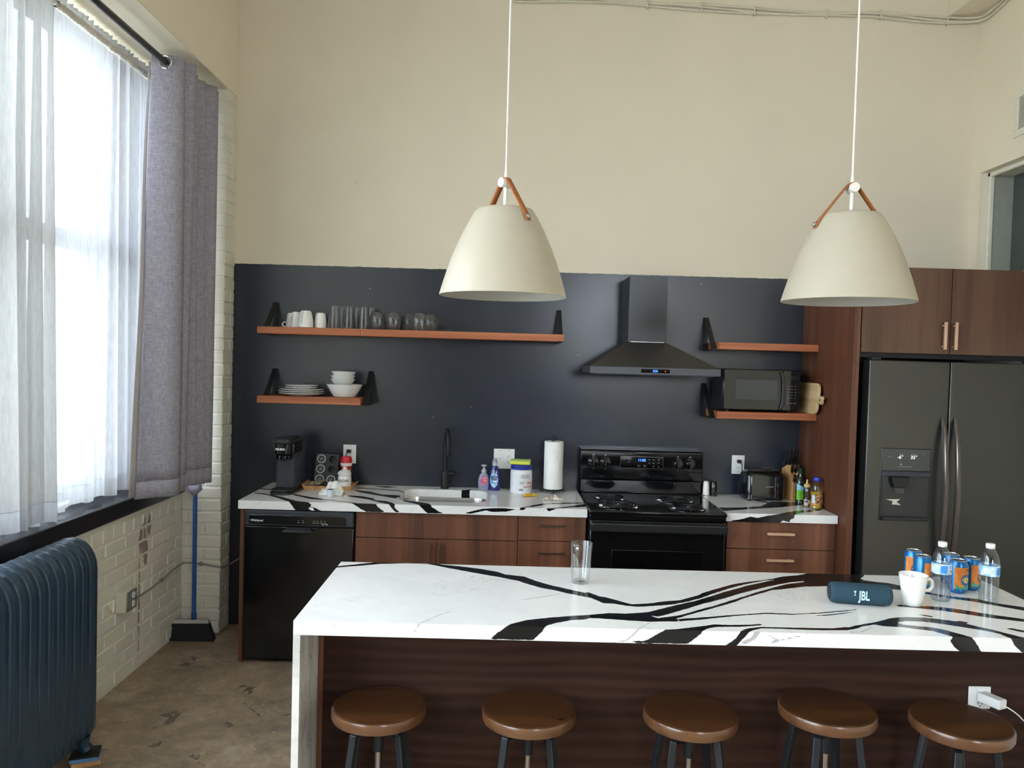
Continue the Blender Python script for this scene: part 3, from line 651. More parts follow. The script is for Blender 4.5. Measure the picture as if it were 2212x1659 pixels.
def slab(name, x0, x1, yF, yB, zt, th, veins, white, grey, parent, hole=None, res=.0055):
    nx = int((x1-x0)/res)+1; ny = int((yB-yF)/res)+1; na = max(4, int(th/res))
    xs = np.linspace(x0, x1, nx); vs_ = np.concatenate([np.linspace(yF-th, yF, na+1)[:-1], np.linspace(yF, yB, ny)])
    U, V = np.meshgrid(xs, vs_); uv = np.stack([U.ravel(), V.ravel()], 1)
    X = uv[:, 0].copy(); Y = np.maximum(uv[:, 1], yF); Z = np.where(uv[:, 1] >= yF, zt, zt-(yF-uv[:, 1]))
    nv = len(vs_); I = np.arange(nx*nv).reshape(nv, nx)
    quads = np.stack([I[:-1, :-1], I[:-1, 1:], I[1:, 1:], I[1:, :-1]], -1).reshape(-1, 4)
    if hole:
        hx0, hx1, hy0, hy1, r = hole; cx, cy = (hx0+hx1)/2, (hy0+hy1)/2; hw, hh = (hx1-hx0)/2-r, (hy1-hy0)/2-r
        def hs(x, y):
            qx = np.abs(x-cx)-hw; qy = np.abs(y-cy)-hh
            return np.hypot(np.maximum(qx, 0), np.maximum(qy, 0))+np.minimum(np.maximum(qx, qy), 0)-r
        c = uv[quads].mean(1); keep = hs(c[:, 0], c[:, 1]) > 0
        gone = np.unique(quads[~keep]); used = np.unique(quads[keep]); rim = np.intersect1d(gone, used)
        for _ in range(4):
            d = hs(X[rim], Y[rim]); e = 1e-4
            gx = (hs(X[rim]+e, Y[rim])-d)/e; gy = (hs(X[rim], Y[rim]+e)-d)/e; g = np.maximum(np.hypot(gx, gy), 1e-6)
            X[rim] -= d*gx/g; Y[rim] -= d*gy/g
        quads = quads[keep]
    d = sdf(uv, veins)
    if white: d = np.maximum(d, -sdf(uv, white))
    g = sdf(uv, grey) if grey else np.full(len(uv), .05)
    verts = np.stack([X, Y, Z], 1).tolist(); faces = quads.tolist(); d = d.tolist(); g = g.tolist()
    n = len(verts); b0, t0 = zt-th, zt
    verts += [(x0, yF, b0), (x1, yF, b0), (x1, yB, b0), (x0, yB, b0), (x0, yF, t0), (x1, yF, t0), (x1, yB, t0), (x0, yB, t0)]
    faces += [[n, n+4, n+7, n+3], [n+1, n+2, n+6, n+5], [n+3, n+7, n+6, n+2]]
    if not hole: faces.append([n, n+3, n+2, n+1])
    d += [.05]*8; g += [.05]*8
    me = bpy.data.meshes.new(name); me.from_pydata(verts, [], faces)
    if hole:
        b = bmesh.new(); b.from_mesh(me); b.verts.ensure_lookup_table()
        rs = set(rim.tolist())
        ed = [e for e in b.edges if e.is_boundary and e.verts[0].index in rs and e.verts[1].index in rs]
        r_ = bmesh.ops.extrude_edge_only(b, edges=ed)
        for v in [x for x in r_['geom'] if isinstance(x, bmesh.types.BMVert)]: v.co.z -= th
        b.to_mesh(me); b.free(); k = len(me.vertices)-len(d)
        # new rim vertices take the vein value of the rim above them
        co = np.array([v.co[:] for v in me.vertices]); old = co[rim]
        for q in range(len(d), len(me.vertices)):
            j = int(rim[np.argmin(np.hypot(old[:, 0]-co[q, 0], old[:, 1]-co[q, 1]))]); d.append(d[j]); g.append(.05)
    for nm, arr in (('vein', d), ('fine_vein', g)):
        a = me.attributes.new(nm, 'FLOAT', 'POINT'); a.data.foreach_set('value', np.array(arr, dtype=np.float32))
    me.materials.append(M_SLAB)
    o = bpy.data.objects.new(name, me); link(o, parent); return o

# ---- island
isl = thing('kitchen_island', 'long kitchen island with waterfall stone top and walnut panel', 'kitchen island', (0, 0, 0))
slab('stone_top', .828, 3.36, -2.62, -1.905, .914, .044, VEIN_I, WHITE_I, GREY_I, isl)
wf = MB().prism([(.828, .012), (.828, .8705), (.850, .8705), (.850, .012)], 'y', -2.62, -1.905).build('waterfall_side', M_SIDE, isl)
MB().box(3.338, 3.36, -2.62, -1.905, .012, .8695).build('waterfall_side', M_SIDE, isl)
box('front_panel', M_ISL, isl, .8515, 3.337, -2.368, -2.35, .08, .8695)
box('body', M_CAB, isl, .8515, 3.337, -2.3495, -1.95, .08, .8695)
box('corner_strip', M_CAB, isl, .8515, .868, -2.374, -2.3685, .08, .8695)
box('kick_board', M_BLKM, isl, .8515, 3.337, -2.33, -1.97, 0, .079)

# ---- worktops on the back wall
ctl = thing('stone_worktop', 'white stone worktop with black veins holding the sink', 'worktop', (0, 0, 0))
slab('slab', 0, 1.934, -.648, -.002, .914, .046, VEIN_L, None, None, ctl, hole=(.862, 1.368, -.535, -.118, .085))
ctr = thing('stone_worktop', 'short white stone worktop with black veins right of the stove', 'worktop', (0, 0, 0))
slab('slab', 2.708, 3.33, -.648, -.002, .914, .046, VEIN_R, None, None, ctr)

# ---- sink and tap
sk = thing('kitchen_sink', 'undermount stainless steel sink set in the worktop', 'sink', (0, 0, 0))
rows = []
for e, z in ((.012, .866), (.004, .8659), (.0, .85), (-.004, .72), (-.02, .70), (-.06, .694), (-.15, .69)):
    rows.append([(x, y, z) for x, y in rrect(.858-e, 1.372+e, -.540-e, -.113+e, max(.02, .09+e), 8)])
mb = MB().grid(rows, wrap=True); k = len(mb.v); m_ = len(rows[0]); mb.f.append(tuple(range(k-m_, k)))
mb.build('basin', M_STEEL, sk, sharp=50)
MB().lathe([(.0, .6905), (.038, .6905), (.042, .694), (.042, .6915)], 20, (1.115, -.33), cap=False).build('drain', M_CHROME, sk)
fc = thing('kitchen_faucet', 'tall black gooseneck tap with side lever behind the sink', 'faucet', (1.097, -.064, .914))
MB().lathe([(.027, 0), (.027, .004), (.0245, .006), (.0245, .108), (.023, .112)], 24).build('base', M_BLKM, fc, bevel=.001)
pts = [(0, 0, .11), (0, 0, .30)]
for i in range(1, 13):
    a = PI*i/12; pts.append((.012*(1-math.cos(a)), -.066*(1-math.cos(a)), .30+.075*math.sin(a)))
pts.append((.024, -.133, .275)); MB().tube(pts, .0125, 14).build('neck', M_BLKM, fc)
MB().tube([(.024, -.133, .30), (.024, -.133, .285), (.024, -.133, .225), (.024, -.133, .217)], [.0135, .0155, .0155, .0135], 16).build('spray_head', M_BLKM, fc)
MB().tube([(.02, 0, .095), (.052, 0, .095)], .013, 12).build('lever_hub', M_BLKM, fc)
MB().tube([(.045, 0, .098), (.07, -.02, .1), (.085, -.035, .092)], [.006, .006, .005], 8).build('lever', M_BLKM, fc)

# ---- base cabinets
def bar(name, p0, p1, mat, parent, out=.024, t=.010):
    """square bar handle on two posts, in front of a face at y = p0.y"""
    (x0, y, z0), (x1, _, z1) = p0, p1; h = MB()
    h.box(min(x0, x1)-t/2*(x0 == x1), max(x0, x1)+t/2*(x0 == x1), y-out-t, y-out, min(z0, z1)-t/2*(z0 == z1), max(z0, z1)+t/2*(z0 == z1))
    for f in (.12, .88):
        x = x0+(x1-x0)*f; z = z0+(z1-z0)*f; h.box(x-.004, x+.004, y-out-.002, y, z-.004, z+.004)
    return h.build(name, mat, parent, bevel=.0015)
box_ = thing('cabinet_end_panel', 'narrow walnut panel closing the worktop beside the dishwasher', 'cabinet panel', (0, 0, 0))
box('board', M_CAB, box_, .004, .026, -.62, -.004, .0, .867, .0015)
# dishwasher
dw = thing('dishwasher', 'black built-in dishwasher under the left end of the worktop', 'dishwasher', (.03, -.62, 0))
box('body', M_BLKS, dw, .002, .61, .005, .60, .02, .862)
box('door', M_BLK, dw, .003, .609, -.02, .004, .125, .772, .004)
box('toe_panel', M_BLKS, dw, .003, .609, .0, .02, .03, .12, .002)
cp = box('control_panel', M_PLA, dw, .006, .608, -.026, .004, .776, .862, .006)
box('inset', M_BLK, cp, .03, .57, -.0275, -.02, .784, .838, .004)
for i in range(5): box('vent_slot', M_SLOT, cp, .055+i*.018, .068+i*.018, -.0285, -.026, .842, .845)
lettering('logo', 'Whirlpool', .017, M_PRINTW, cp, (.075, -.0285, .806), bold=.0002)
for i, x in enumerate((.30, .325, .385, .405, .425, .445)):
    box('button_print', M_PRINTG, cp, x, x+.012, -.0282, -.027, .797, .80); box('button_print', M_PRINTG, cp, x+.002, x+.010, -.0282, -.027, .808, .810)
for x in (.434, .454): box('button_print', M_PRINTG, cp, x, x+.014, -.0282, -.027, .788, .794)
h = MB(); h.add([(.242, -.02, .773), (.368, -.02, .773), (.390, -.048, .752), (.220, -.048, .752), (.242, -.02, .762), (.368, -.02, .762), (.390, -.048, .745), (.220, -.048, .745)],
                [(0, 1, 2, 3), (4, 7, 6, 5), (3, 2, 6, 7), (0, 3, 7, 4), (1, 5, 6, 2), (0, 4, 5, 1)])
h.build('handle', M_DARK, dw, bevel=.003)
# sink cabinet
sc = thing('sink_cabinet', 'walnut double-door cabinet under the sink', 'cabinet', (0, 0, 0))
MB().box(.647, .665, -.598, -.004, .10, .867).box(1.534, 1.552, -.598, -.004, .10, .867).box(.6655, 1.5335, -.598, -.004, .10, .118).box(.6655, 1.5335, -.02, -.004, .1185, .867).build('body', M_CAB, sc)
box('false_front', M_CAB, sc, .647, 1.551, -.62, -.6, .7215, .864, .0015)
box('kick_board', M_BLKM, sc, .647, 1.552, -.55, -.53, 0, .099)
for x0, x1, hx in ((.647, 1.0975, 1.069), (1.1005, 1.551, 1.122)):
    d = box('door', M_CAB, sc, x0, x1, -.62, -.6, .105, .7175, .0015)
    bar('handle', (hx, -.62, .545), (hx, -.62, .703), M_HNDD, d)
dc = thing('drawer_cabinet', 'walnut drawer cabinet between sink and stove', 'cabinet', (0, 0, 0))
box('body', M_CAB, dc, 1.5545, 1.932, -.598, -.004, .10, .867); box('kick_board', M_BLKM, dc, 1.5545, 1.932, -.55, -.53, 0, .099)
for z0, z1, hz in ((.7265, .864, .815), (.4, .7225, .661), (.105, .396, .36)):
    d = box('drawer', M_CAB, dc, 1.5545, 1.931, -.62, -.6, z0, z1, .0015)
    bar('handle', (1.668, -.62, hz), (1.820, -.62, hz), M_HNDD, d)
rc = thing('drawer_cabinet', 'walnut drawer cabinet right of the stove', 'cabinet', (0, 0, 0))
box('body', M_CAB, rc, 2.722, 3.333, -.598, -.004, .10, .867); box('kick_board', M_BLKM, rc, 2.722, 3.333, -.55, -.53, 0, .099)
for z0, z1, hz in ((.712, .862, .803), (.4, .708, .655), (.105, .396, .36)):
    d = box('drawer', M_CAB, rc, 2.722, 3.333, -.62, -.6, z0, z1, .0015)
    bar('handle', (2.94, -.62, hz), (3.092, -.62, hz), M_HNDL, d, t=.014)

# ---- stove
rg = thing('electric_stove', 'black freestanding electric stove with coil burners', 'stove', (1.94, 0, 0))
box('body', M_BLKS, rg, .004, .758, -.64, -.02, .03, .894)
box('cooktop', M_BLK, rg, 0, .762, -.695, -.10, .894, .9185, .008, 3)
box('front_band', M_BLK, rg, .004, .758, -.685, -.64, .866, .8935, .004)
od = box('oven_door', M_BLK, rg, .006, .756, -.685, -.642, .20, .862, .006)
box('door_glass', M_BLKG, od, .13, .632, -.6868, -.684, .30, .70, .001)
hb = MB().box(.006, .756, -.742, -.70, .808, .858).box(.02, .06, -.71, -.684, .815, .85).box(.702, .742, -.71, -.684, .815, .85)
hb.build('handle', M_BLKS, od, bevel=.008, seg=3)
box('drawer', M_BLK, rg, .006, .756, -.68, -.642, .04, .19, .006)
bgd = MB().prism([(-.10, .9185), (-.075, .9185), (-.080, 1.0), (-.096, 1.005), (-.098, 1.012), (-.098, 1.178), (-.088, 1.188), (-.01, 1.188), (-.01, .9185)], 'x', .002, .766).build('back_guard', M_BLK, rg, bevel=.005)
def face_y(z): return -.098
tilt = 0
for x in (.081, .156, .609, .685):
    k = MB().lathe([(.031, 0), (.031, .004), (.024, .006), (.022, .022), (.019, .024)], 28).build('knob', M_BLK, rg, loc=(x, face_y(1.112), 1.112), rot=(PI/2-tilt, 0, 0))
    MB().box(-.0045, .0045, -.022, .022, .02, .034).build('grip', M_CHROME if False else M_BLKS, k, bevel=.002)
    ring = MB()
    for i in range(24):
        a = 2*PI*i/24; ring.box(.034*math.cos(a)-.0006, .034*math.cos(a)+.0006, .034*math.sin(a)-.0006, .034*math.sin(a)+.0006, 0, .0006)
    ring.build('dial_marks', M_PRINTG, k)
    lettering('dial_print', 'OFF', .008, M_PRINTW, k, (0, .042, .0008), rot=(0, 0, 0))
    lettering('dial_print', 'HI', .007, M_PRINTG, k, (0, -.044, .0008), rot=(0, 0, 0))
dp = box('display_panel', M_BLKG, rg, .25, .515, -.1035, -.0975, 1.078, 1.150)
dp.rotation_euler = (0, 0, 0)
lettering('clock', '11:05', .022, M_LED, dp, (.383, -.1048, 1.129), bold=.0004)
for i, (x, z) in enumerate(((.272, 1.135), (.302, 1.135), (.302, 1.115), (.43, 1.133), (.43, 1.112), (.456, 1.133), (.456, 1.112), (.456, 1.092), (.488, 1.135), (.488, 1.115), (.488, 1.09))):
    box('button_print', M_PRINTG, dp, x-.005, x+.005, -.1048, -.1035, z-.0015, z+.0015)
for x in (.365, .402):
    for q in ((x-.009, x+.009, 1.098, 1.099), (x-.009, x+.009, 1.088, 1.089), (x-.009, x-.008, 1.088, 1.099), (x+.008, x+.009, 1.088, 1.099), (x-.003, x+.003, 1.093, 1.0945)):
        box('key_outline', M_PRINTG, dp, q[0], q[1], -.1048, -.1035, q[2], q[3])
for q in ((.25, .515, 1.1495, 1.150), (.25, .515, 1.078, 1.0785), (.25, .2505, 1.078, 1.15), (.5145, .515, 1.078, 1.15)):
    box('panel_outline', M_PRINTG, dp, q[0], q[1], -.105, -.1035, q[2], q[3])
for x, y, r in ((.163, -.30, .083), (.178, -.555, .108), (.546, -.325, .104), (.565, -.585, .088)):
    bn = MB().lathe([(.02, .9145), (r*.9, .9145), (r+.006, .922), (r+.014, .9205), (r+.014, .9187)], 32, (x, y), cap=False).build('drip_pan', M_STEEL if False else M('pan_'+str(x), (60, 62, 66), .2, metal=.9), rg)
    sp = []
    T = 4.2; n = 150
    for i in range(n+1):
        a = 2*PI*T*i/n; q = .018+(r-.02)*i/n; sp.append((x+q*math.cos(a), y+q*math.sin(a), .931))
    MB().tube(sp, .0048, 6).build('coil', M('coil_'+str(x), (34, 35, 38), .35, metal=.3), bn)
    MB().lathe([(.0, .9365), (.012, .9365), (.016, .933), (.016, .93)], 16, (x, y), cap=False).build('coil_cap', M_CHROME, bn)
    MB().box(x-r, x+r, y-.002, y+.002, .921, .9265).box(x-.002, x+.002, y-r, y+r, .921, .9265).build('coil_support', M_STEEL, bn)

# ---- extractor hood
hd = thing('range_hood', 'dark steel chimney hood above the stove', 'range hood', (0, 0, 0))
box('band', M_HOOD, hd, 1.943, 2.695, -.48, -.002, 1.668, 1.710, .0015)
MB().hexa([(1.945, -.478, 1.7105), (2.693, -.478, 1.7105), (2.693, -.002, 1.7105), (1.945, -.002, 1.7105)],
          [(2.18, -.283, 1.857), (2.418, -.283, 1.857), (2.418, -.002, 1.857), (2.18, -.002, 1.857)]).build('canopy', M('hood_canopy', (62, 60, 58), .4, metal=.5), hd)
box('duct', M_HOOD, hd, 2.185, 2.412, -.28, -.002, 1.858, 2.252, .002)
box('duct_trim', M_STEEL, hd, 2.20, 2.40, -.283, -.2805, 1.8585, 1.861)
dpl = box('display', M_BLKG, hd, 2.236, 2.40, -.4825, -.479, 1.679, 1.700)
lettering('clock', '2:26', .017, M_LED, dpl, (2.317, -.4832, 1.6895), bold=.0004)
for x, mt in ((2.262, M_PRINTG), (2.287, M_PRINTG), (2.348, M_PRINTG), (2.375, M_LEDR)):
    MB().lathe([(0, 0), (.003, 0), (.003, .0008)], 10, cap=False).build('touch_key', mt, dpl, loc=(x, -.4825, 1.6895), rot=(PI/2, 0, 0))
box('filter', M_HOOD, hd, 1.97, 2.67, -.45, -.03, 1.664, 1.6675)

# ---- fridge, tall panel, cupboard above the fridge
tp = thing('tall_side_panel', 'tall walnut panel between worktop and fridge', 'cabinet panel', (0, 0, 0))
box('board', M_PANEL, tp, 3.335, 3.354, -.745, -.002, 0, 2.29, .0015)
box('front_strip', M_PANEL, tp, 3.354, 3.372, -.745, -.70, 0, 2.29, .0015)
uc = thing('upper_cabinet', 'walnut two-door cabinet above the fridge', 'cabinet', (0, 0, 0))
box('body', M_CABD, uc, 3.374, 4.362, -.725, -.004, 1.83, 2.288)
box('gap_shade_strip', M_BLKM, uc, 3.374, 4.362, -.715, -.695, 1.80, 1.8295)  # black strip added as the shade of the open gap above the fridge
for x0, x1, hx in ((3.378, 3.856, 3.815), (3.860, 4.362, 3.873)):
    d = box('door', M_CABD, uc, x0, x1, -.748, -.727, 1.826, 2.288, .0015)
    bar('handle', (hx, -.748, 1.85), (hx, -.748, 1.998), M_HNDL, d, t=.014)
fr = thing('refrigerator', 'dark stainless side-by-side refrigerator with ice dispenser', 'refrigerator', (3.40, 0, 0))
box('body', M_DARK, fr, .006, .905, -.715, -.03, .02, 1.765)
for x0, x1 in ((.004, .436), (.441, .907)):
    d = box('door', M_FRG, fr, x0, x1, -.80, -.722, .06, 1.785, .006, 3)
for x in (.02, .87): box('hinge_cap', M_DARK, fr, x, x+.05, -.79, -.72, 1.786, 1.799, .003)
box('foot_grille', M_BLKS, fr, .01, .90, -.73, -.70, .02, .058)
for x, s in ((.405, -1), (.47, 1)):
    pts = []; n = 18
    for i in range(n+1):
        t = i/n; z = 1.49-.86*t; pts.append((x, -.802-.062*math.sin(PI*t)**.7 if 0 < t < 1 else -.802, z))
    mb = MB(); rows = []
    for i, p in enumerate(pts):
        t = i/n; w = .017*(.55+.45*math.sin(PI*t)**.5) if 0 < t < 1 else .008
        rows.append([(p[0]+w*math.cos(a*PI/5), p[1]+.010*math.sin(a*PI/5), p[2]) for a in range(10)])
    mb.grid(rows, wrap=True); mb.build('handle', M_FRGH, fr)
ds = box('dispenser_frame', M_DARK, fr, .083, .352, -.804, -.797, .925, 1.316, .004)
box('dispenser_display', M('dispenser_panel', (66, 68, 66), .3), ds, .088, .347, -.807, -.803, 1.195, 1.312, .002)
box('dispenser_lip', M_PLA, ds, .088, .347, -.812, -.803, 1.165, 1.192, .003)
box('dispenser_back', M('dispenser_cavity', (40, 42, 44), .18), ds, .095, .34, -.8055, -.803, .95, 1.163)
MB().hexa([(.145, -.83, 1.105), (.215, -.83, 1.105), (.215, -.806, 1.105), (.145, -.806, 1.105)], [(.13, -.835, 1.163), (.23, -.835, 1.163), (.23, -.806, 1.163), (.13, -.806, 1.163)]).build('dispenser_spout', M_BLKS, ds, bevel=.003)
box('dispenser_paddle', M_CLEAR, ds, .155, .205, -.824, -.818, 1.075, 1.11, .002)
box('drip_tray', M_BLKS, ds, .095, .34, -.825, -.803, .93, .948, .003)
MB().prism([(.115, .06), (.195, .062), (.175, .047), (.20, .03), (.15, .033), (.155, .05)], 'y', -.8062, -.8055).build('peeled_sticker', M('sticker', (200, 196, 180), .6), ds, loc=(0, 0, .98))
lettering('display_digits', '-6°', .026, M_LEDW, ds, (.185, -.8075, 1.268)); lettering('display_digits', '35°', .026, M_LEDW, ds, (.258, -.8075, 1.268))
for x, z, w in ((.187, 1.285, .022), (.256, 1.285, .03), (.215, 1.218, .07), (.128, 1.27, .014), (.305, 1.287, .008)): box('display_print', M_PRINTG, ds, x-w/2, x+w/2, -.8074, -.8065, z-.001, z+.001)
box('display_lamp', M_LEDW, ds, .188, .192, -.8076, -.8065, 1.228, 1.232)
# ================================================================== SHELVES
def bracket(parent, x0, x1, zt, zs, zb, yf, land):
    """folded steel strap: wall leg, diagonal, and leg under the board"""
    t = .004; b = MB()
    b.box(x0, x1, -t-.001, -.001, zb, zt)
    b.prism([(-.001, zt), (-.001-t*2, zt), (yf, land), (yf+.014, land)], 'x', x0, x1)
    if land < zs-.01: b.box(x0, x1, yf, -.001, zb-t, zb)
    o = b.build('bracket', M_BLKM, parent)
    MB().lathe([(.006, 0), (.006, .0015), (.004, .0025)], 12).build('screw', M_BLKS, o, loc=((x0+x1)/2, -.0055, zt-.015), rot=(PI/2, 0, 0))
def shelf(label, x0, x1, z0, z1, brs, dep=-.25):
    t = thing('wall_shelf', label, 'shelf', (0, 0, 0), group='cherry wood wall shelves')
    box('board', M_SHELF, t, x0, x1, dep, -.006, z0, z1, .0015)
    for bx0, bx1, out in brs:
        if out: bracket(t, bx0, bx1, z1+.16, z1, z0-.001, dep+.03, z0-.004)
        else:
            bracket(t, bx0, bx1, z1+.16, z1, z1, dep+.05, z1+.0005)
            box('bracket_foot', M_BLKM, t, bx0, bx1, dep+.03, -.01, z0-.0045, z0-.0005)
    return t
shelf('left half of the long wooden shelf, holding mugs and glasses', -.036, .5825, 1.850, 1.892, [(-.012, .018, 0)])
shelf('right half of the long wooden shelf, empty towards the hood', .5835, 1.803, 1.850, 1.892, [(1.772, 1.800, 0)])
shelf('short wooden shelf holding plates and bowls', -.030, .592, 1.433, 1.476, [(-.008, .022, 0), (.596, .626, 1)])
shelf('short empty wooden shelf above the microwave', 2.735, 3.334, 1.830, 1.872, [(2.702, 2.732, 1)], -.27)
shelf('short wooden shelf carrying the microwave', 2.735, 3.334, 1.415, 1.457, [(2.702, 2.732, 1)], -.28)
ZS1 = 1.8925; ZS2 = 1.4765
# upside-down mugs
def mug_mesh(t, r0, r1, h, ha, curve=False):
    pr = [(r0-.004, 0), (r0, .002)]
    for i in range(1, 8):
        s = i/8; r = r0+(r1-r0)*(s**2.2 if curve else s); pr.append((r, h*s))
    pr += [(r1-.002, h-.002), (r1-.008, h)]
    MB().lathe(pr, 32).build('cup', M_PORC, t, bevel=0)
def mug_up(label, loc, ha, r0, r1, h, hz0, hz1, out, curve=False):
    t = thing('coffee_mug', label, 'mug', loc, ha, 'upside-down mugs on the shelf')
    mug_mesh(t, r0, r1, h, ha, curve)
    pts = []
    for i in range(13):
        a = PI*i/12; rr = r0+(r1-r0)*((hz0+hz1)/2/h)
        pts.append((rr-.006+out*math.sin(a), 0, (hz0+hz1)/2+(hz1-hz0)/2*math.cos(a)))
    MB().tube(pts, .0042, 8).build('handle', M_PORC, t)
mug_up('white mug upside down at the left end, small loop handle outward', (.126, -.09, ZS1), PI*1.02, .036, .026, .092, .004, .036, .028)
mug_up('white conical mug upside down, second from the left, slanted handle', (.171, -.150, ZS1), -PI*.72, .036, .027, .096, .012, .085, .020)
mug_up('largest white mug upside down, handle facing the room', (.242, -.202, ZS1), -PI*.60, .046, .032, .102, .018, .09, .018, True)
mug_up('plain white mug upside down beside the tall glasses', (.320, -.155, ZS1), PI*.4, .038, .028, .094, .012, .085, .02, True)
# upside-down tumblers
def tumbler(t, r0, r1, h, w, mat, base):
    pr = [(r0, 0), (r1, h), (0.0005, h), (0.0005, h-base), (r1-w, h-base-.001), (r0-w, 0), (r0, 0)]
    MB().lathe(pr, 32, cap=False).build('glass_wall', mat, t)
for i, (x, y, l) in enumerate(((.411, -.185, 'tall clear glass upside down next to the white mugs, front row'), (.445, -.09, 'tall clear glass upside down, back row behind the first'),
                               (.500, -.185, 'tall clear glass upside down, middle of the front row'), (.535, -.09, 'tall clear glass upside down, back row behind the middle one'),
                               (.590, -.185, 'tall clear glass upside down over the shelf joint, front row'), (.622, -.09, 'tall clear glass upside down, back row behind the joint glass'))):
    t = thing('tall_glass', l, 'glass', (x, y, ZS1), 0, 'tall glasses on the shelf'); tumbler(t, .042, .028, .137, .0025, M_GLASSW, .012)
def stemless(loc, l):
    t = thing('stemless_glass', l, 'glass', loc, 0, 'stemless wine glasses on the shelf')
    pr = []
    for i in range(17):
        s = i/16; z = .108*s
        r = .034+.018*math.sin(PI*min(1, s*1.35)*.74) if s < .8 else .0
        pr.append([r, z])
    pr = [(.034, 0), (.040, .015), (.045, .035), (.0475, .055), (.0465, .072), (.041, .088), (.031, .101), (.022, .107), (.015, .108)]
    inn = [(r-.002, z-.0015) for r, z in reversed(pr)]
    MB().lathe(pr+inn+[pr[0]], 32, cap=False).build('bowl', M_GLASSW, t)
for x, y, l in ((.672, -.185, 'stemless wine glass upside down beside the tall glasses'), (.770, -.185, 'stemless wine glass upside down, middle of the front row'), (.925, -.185, 'stemless wine glass upside down at the right of the front row'),
                (.735, -.085, 'stemless wine glass in the back row behind the first pair'), (.855, -.085, 'stemless wine glass in the back row showing between two front ones'), (.985, -.10, 'last stemless wine glass at the right end, back row')):
    stemless((x, y, ZS1), l)
# plates and bowls
def plate(loc, R, l):
    t = thing('dinner_plate', l, 'plate', loc, random.uniform(0, 3), 'white plates stacked on the shelf')
    MB().lathe([(R*.55, 0), (R*.58, .001), (R*.7, .006), (R, .0165), (R, .019), (R*.96, .0185), (R*.68, .009), (R*.5, .006), (.001, .0055)], 40, cap=False).build('dish', M_PORC, t)
    MB().lathe([(R*.5, -.0), (R*.55, -.0), (R*.55, .0012), (R*.5, .0012)], 32, cap=False).build('foot_ring', M_PORC, t)
px, py = .212, -.145; z = ZS2+.0005
for R, dz, l in ((.140, .0115, 'large white plate at the bottom of the plate stack'), (.139, .0115, 'large white plate second from the bottom of the stack'), (.133, .012, 'large white plate third from the bottom of the stack'),
                 (.100, .012, 'small white plate, lower of the two on the stack'), (.100, .012, 'small white plate on top of the plate stack')):
    plate((px+random.uniform(-.003, .003), py, z), R, l); z += dz
def bowl(loc, R, h, rb, l, tilt=0):
    t = thing('serving_bowl' if R > .1 else 'cereal_bowl', l, 'bowl', loc, 0, 'white bowls on the shelf'); t.rotation_euler = (0, tilt, 0)
    MB().lathe([(rb*.9, 0), (rb, .002), (rb+(R-rb)*.45, h*.4), (R-.002, h*.93), (R, h), (R-.004, h), (rb+(R-rb)*.42-.004, h*.42), (rb*.9, .006), (.001, .005)], 40, cap=False).build('dish', M_PORC, t)
bowl((.475, -.15, ZS2+.0005), .110, .077, .066, 'large white flared bowl under the small bowls on the shelf')
zb = ZS2+.0775
bowl((.463, -.15, zb-.012), .076, .045, .045, 'small white bowl sitting lowest inside the large bowl')
bowl((.463, -.15, zb+.009), .076, .045, .045, 'small white bowl in the middle of the bowl stack')
bowl((.465, -.15, zb+.032), .076, .045, .045, 'small white bowl on top of the bowl stack, slightly tilted', .03)

# ================================================================== PENDANT LAMPS
def pendant(loc, rz, label):
    t = thing('pendant_lamp', label, 'pendant lamp', loc, rz, 'pendant lamps over the island')
    pr = [(.222, 0), (.2135, .03), (.200, .075), (.183, .125), (.163, .175), (.140, .225), (.117, .268), (.104, .290), (.096, .299), (.084, .302), (.03, .3025)]
    MB().lathe(pr, 64, cap=False).build('shade', M_LAMP, t)
    MB().lathe([(r-.003, z+(.0 if i == 0 else -.002)) for i, (r, z) in enumerate(pr)], 64, cap=False).build('shade_lining', M_LAMPI, t)
    MB().lathe([(.222, 0), (.2205, -.0012), (.219, 0)], 64, cap=False).build('rim', M_LAMP, t)
    MB().tube([(0, 0, .29), (0, 0, .415)], .0065, 12).build('rod', M_WHT, t)
    MB().tube([(0, 0, .41), (0, 0, .44)], [.0065, .0035], 12).build('cord_grip', M_WHT, t)
    MB().tube([(0, 0, .435), (0, 0, HT-loc[2]-.03)], .0032, 8).build('cord', M_CORDW, t)
    MB().lathe([(.05, HT-loc[2]-.03), (.055, HT-loc[2]-.001)], 24).build('ceiling_cap', M_WHT, t)
    MB().tube([(0, -.022, .392), (0, .022, .392)], .0165, 20).build('knob', M_CHROME if False else M_WHT, t)
    # leather strap along local x, over the knob
    path = [(-.130, .250), (-.1165, .276), (-.0155, .403)]
    for i in range(9):
        a = PI*(1-(.2+.6*i/8)); path.append((.0185*math.cos(a), .392+.0185*math.sin(a)))
    path += [(.0155, .403), (.1165, .276), (.130, .250)]
    path = [(x*1.0, z) for x, z in path]
    MB().grid([[(x, -.0115, z), (x, .0115, z)] for x, z in path]).build('strap', M_LEATH, t, solid=.003, sharp=60)
    for s in (-1, 1):
        MB().lathe([(.0085, -.001), (.0085, .005), (.006, .007)], 16).build('rivet', M_STEEL, t, loc=(s*.1295, 0, .262), rot=(0, s*1.05, 0))
    MB().lathe([(.019, .20), (.022, .215), (.022, .285)], 20).build('lamp_holder', M_WHT, t)
    MB().lathe([(.001, .135), (.018, .14), (.028, .16), (.026, .18), (.015, .2)], 20, cap=False).build('bulb', M('bulb_glass_'+str(round(rz, 2)), (238, 238, 232), .3), t)
pendant((1.4415, -2.26, 1.953), math.atan2(-.80, .60), 'white cone pendant lamp with its tan strap facing the room, in front of the shelves')
pendant((2.640, -2.28, 1.966), .10, 'white cone pendant lamp with its strap seen edge-on, in front of the fridge cabinet')

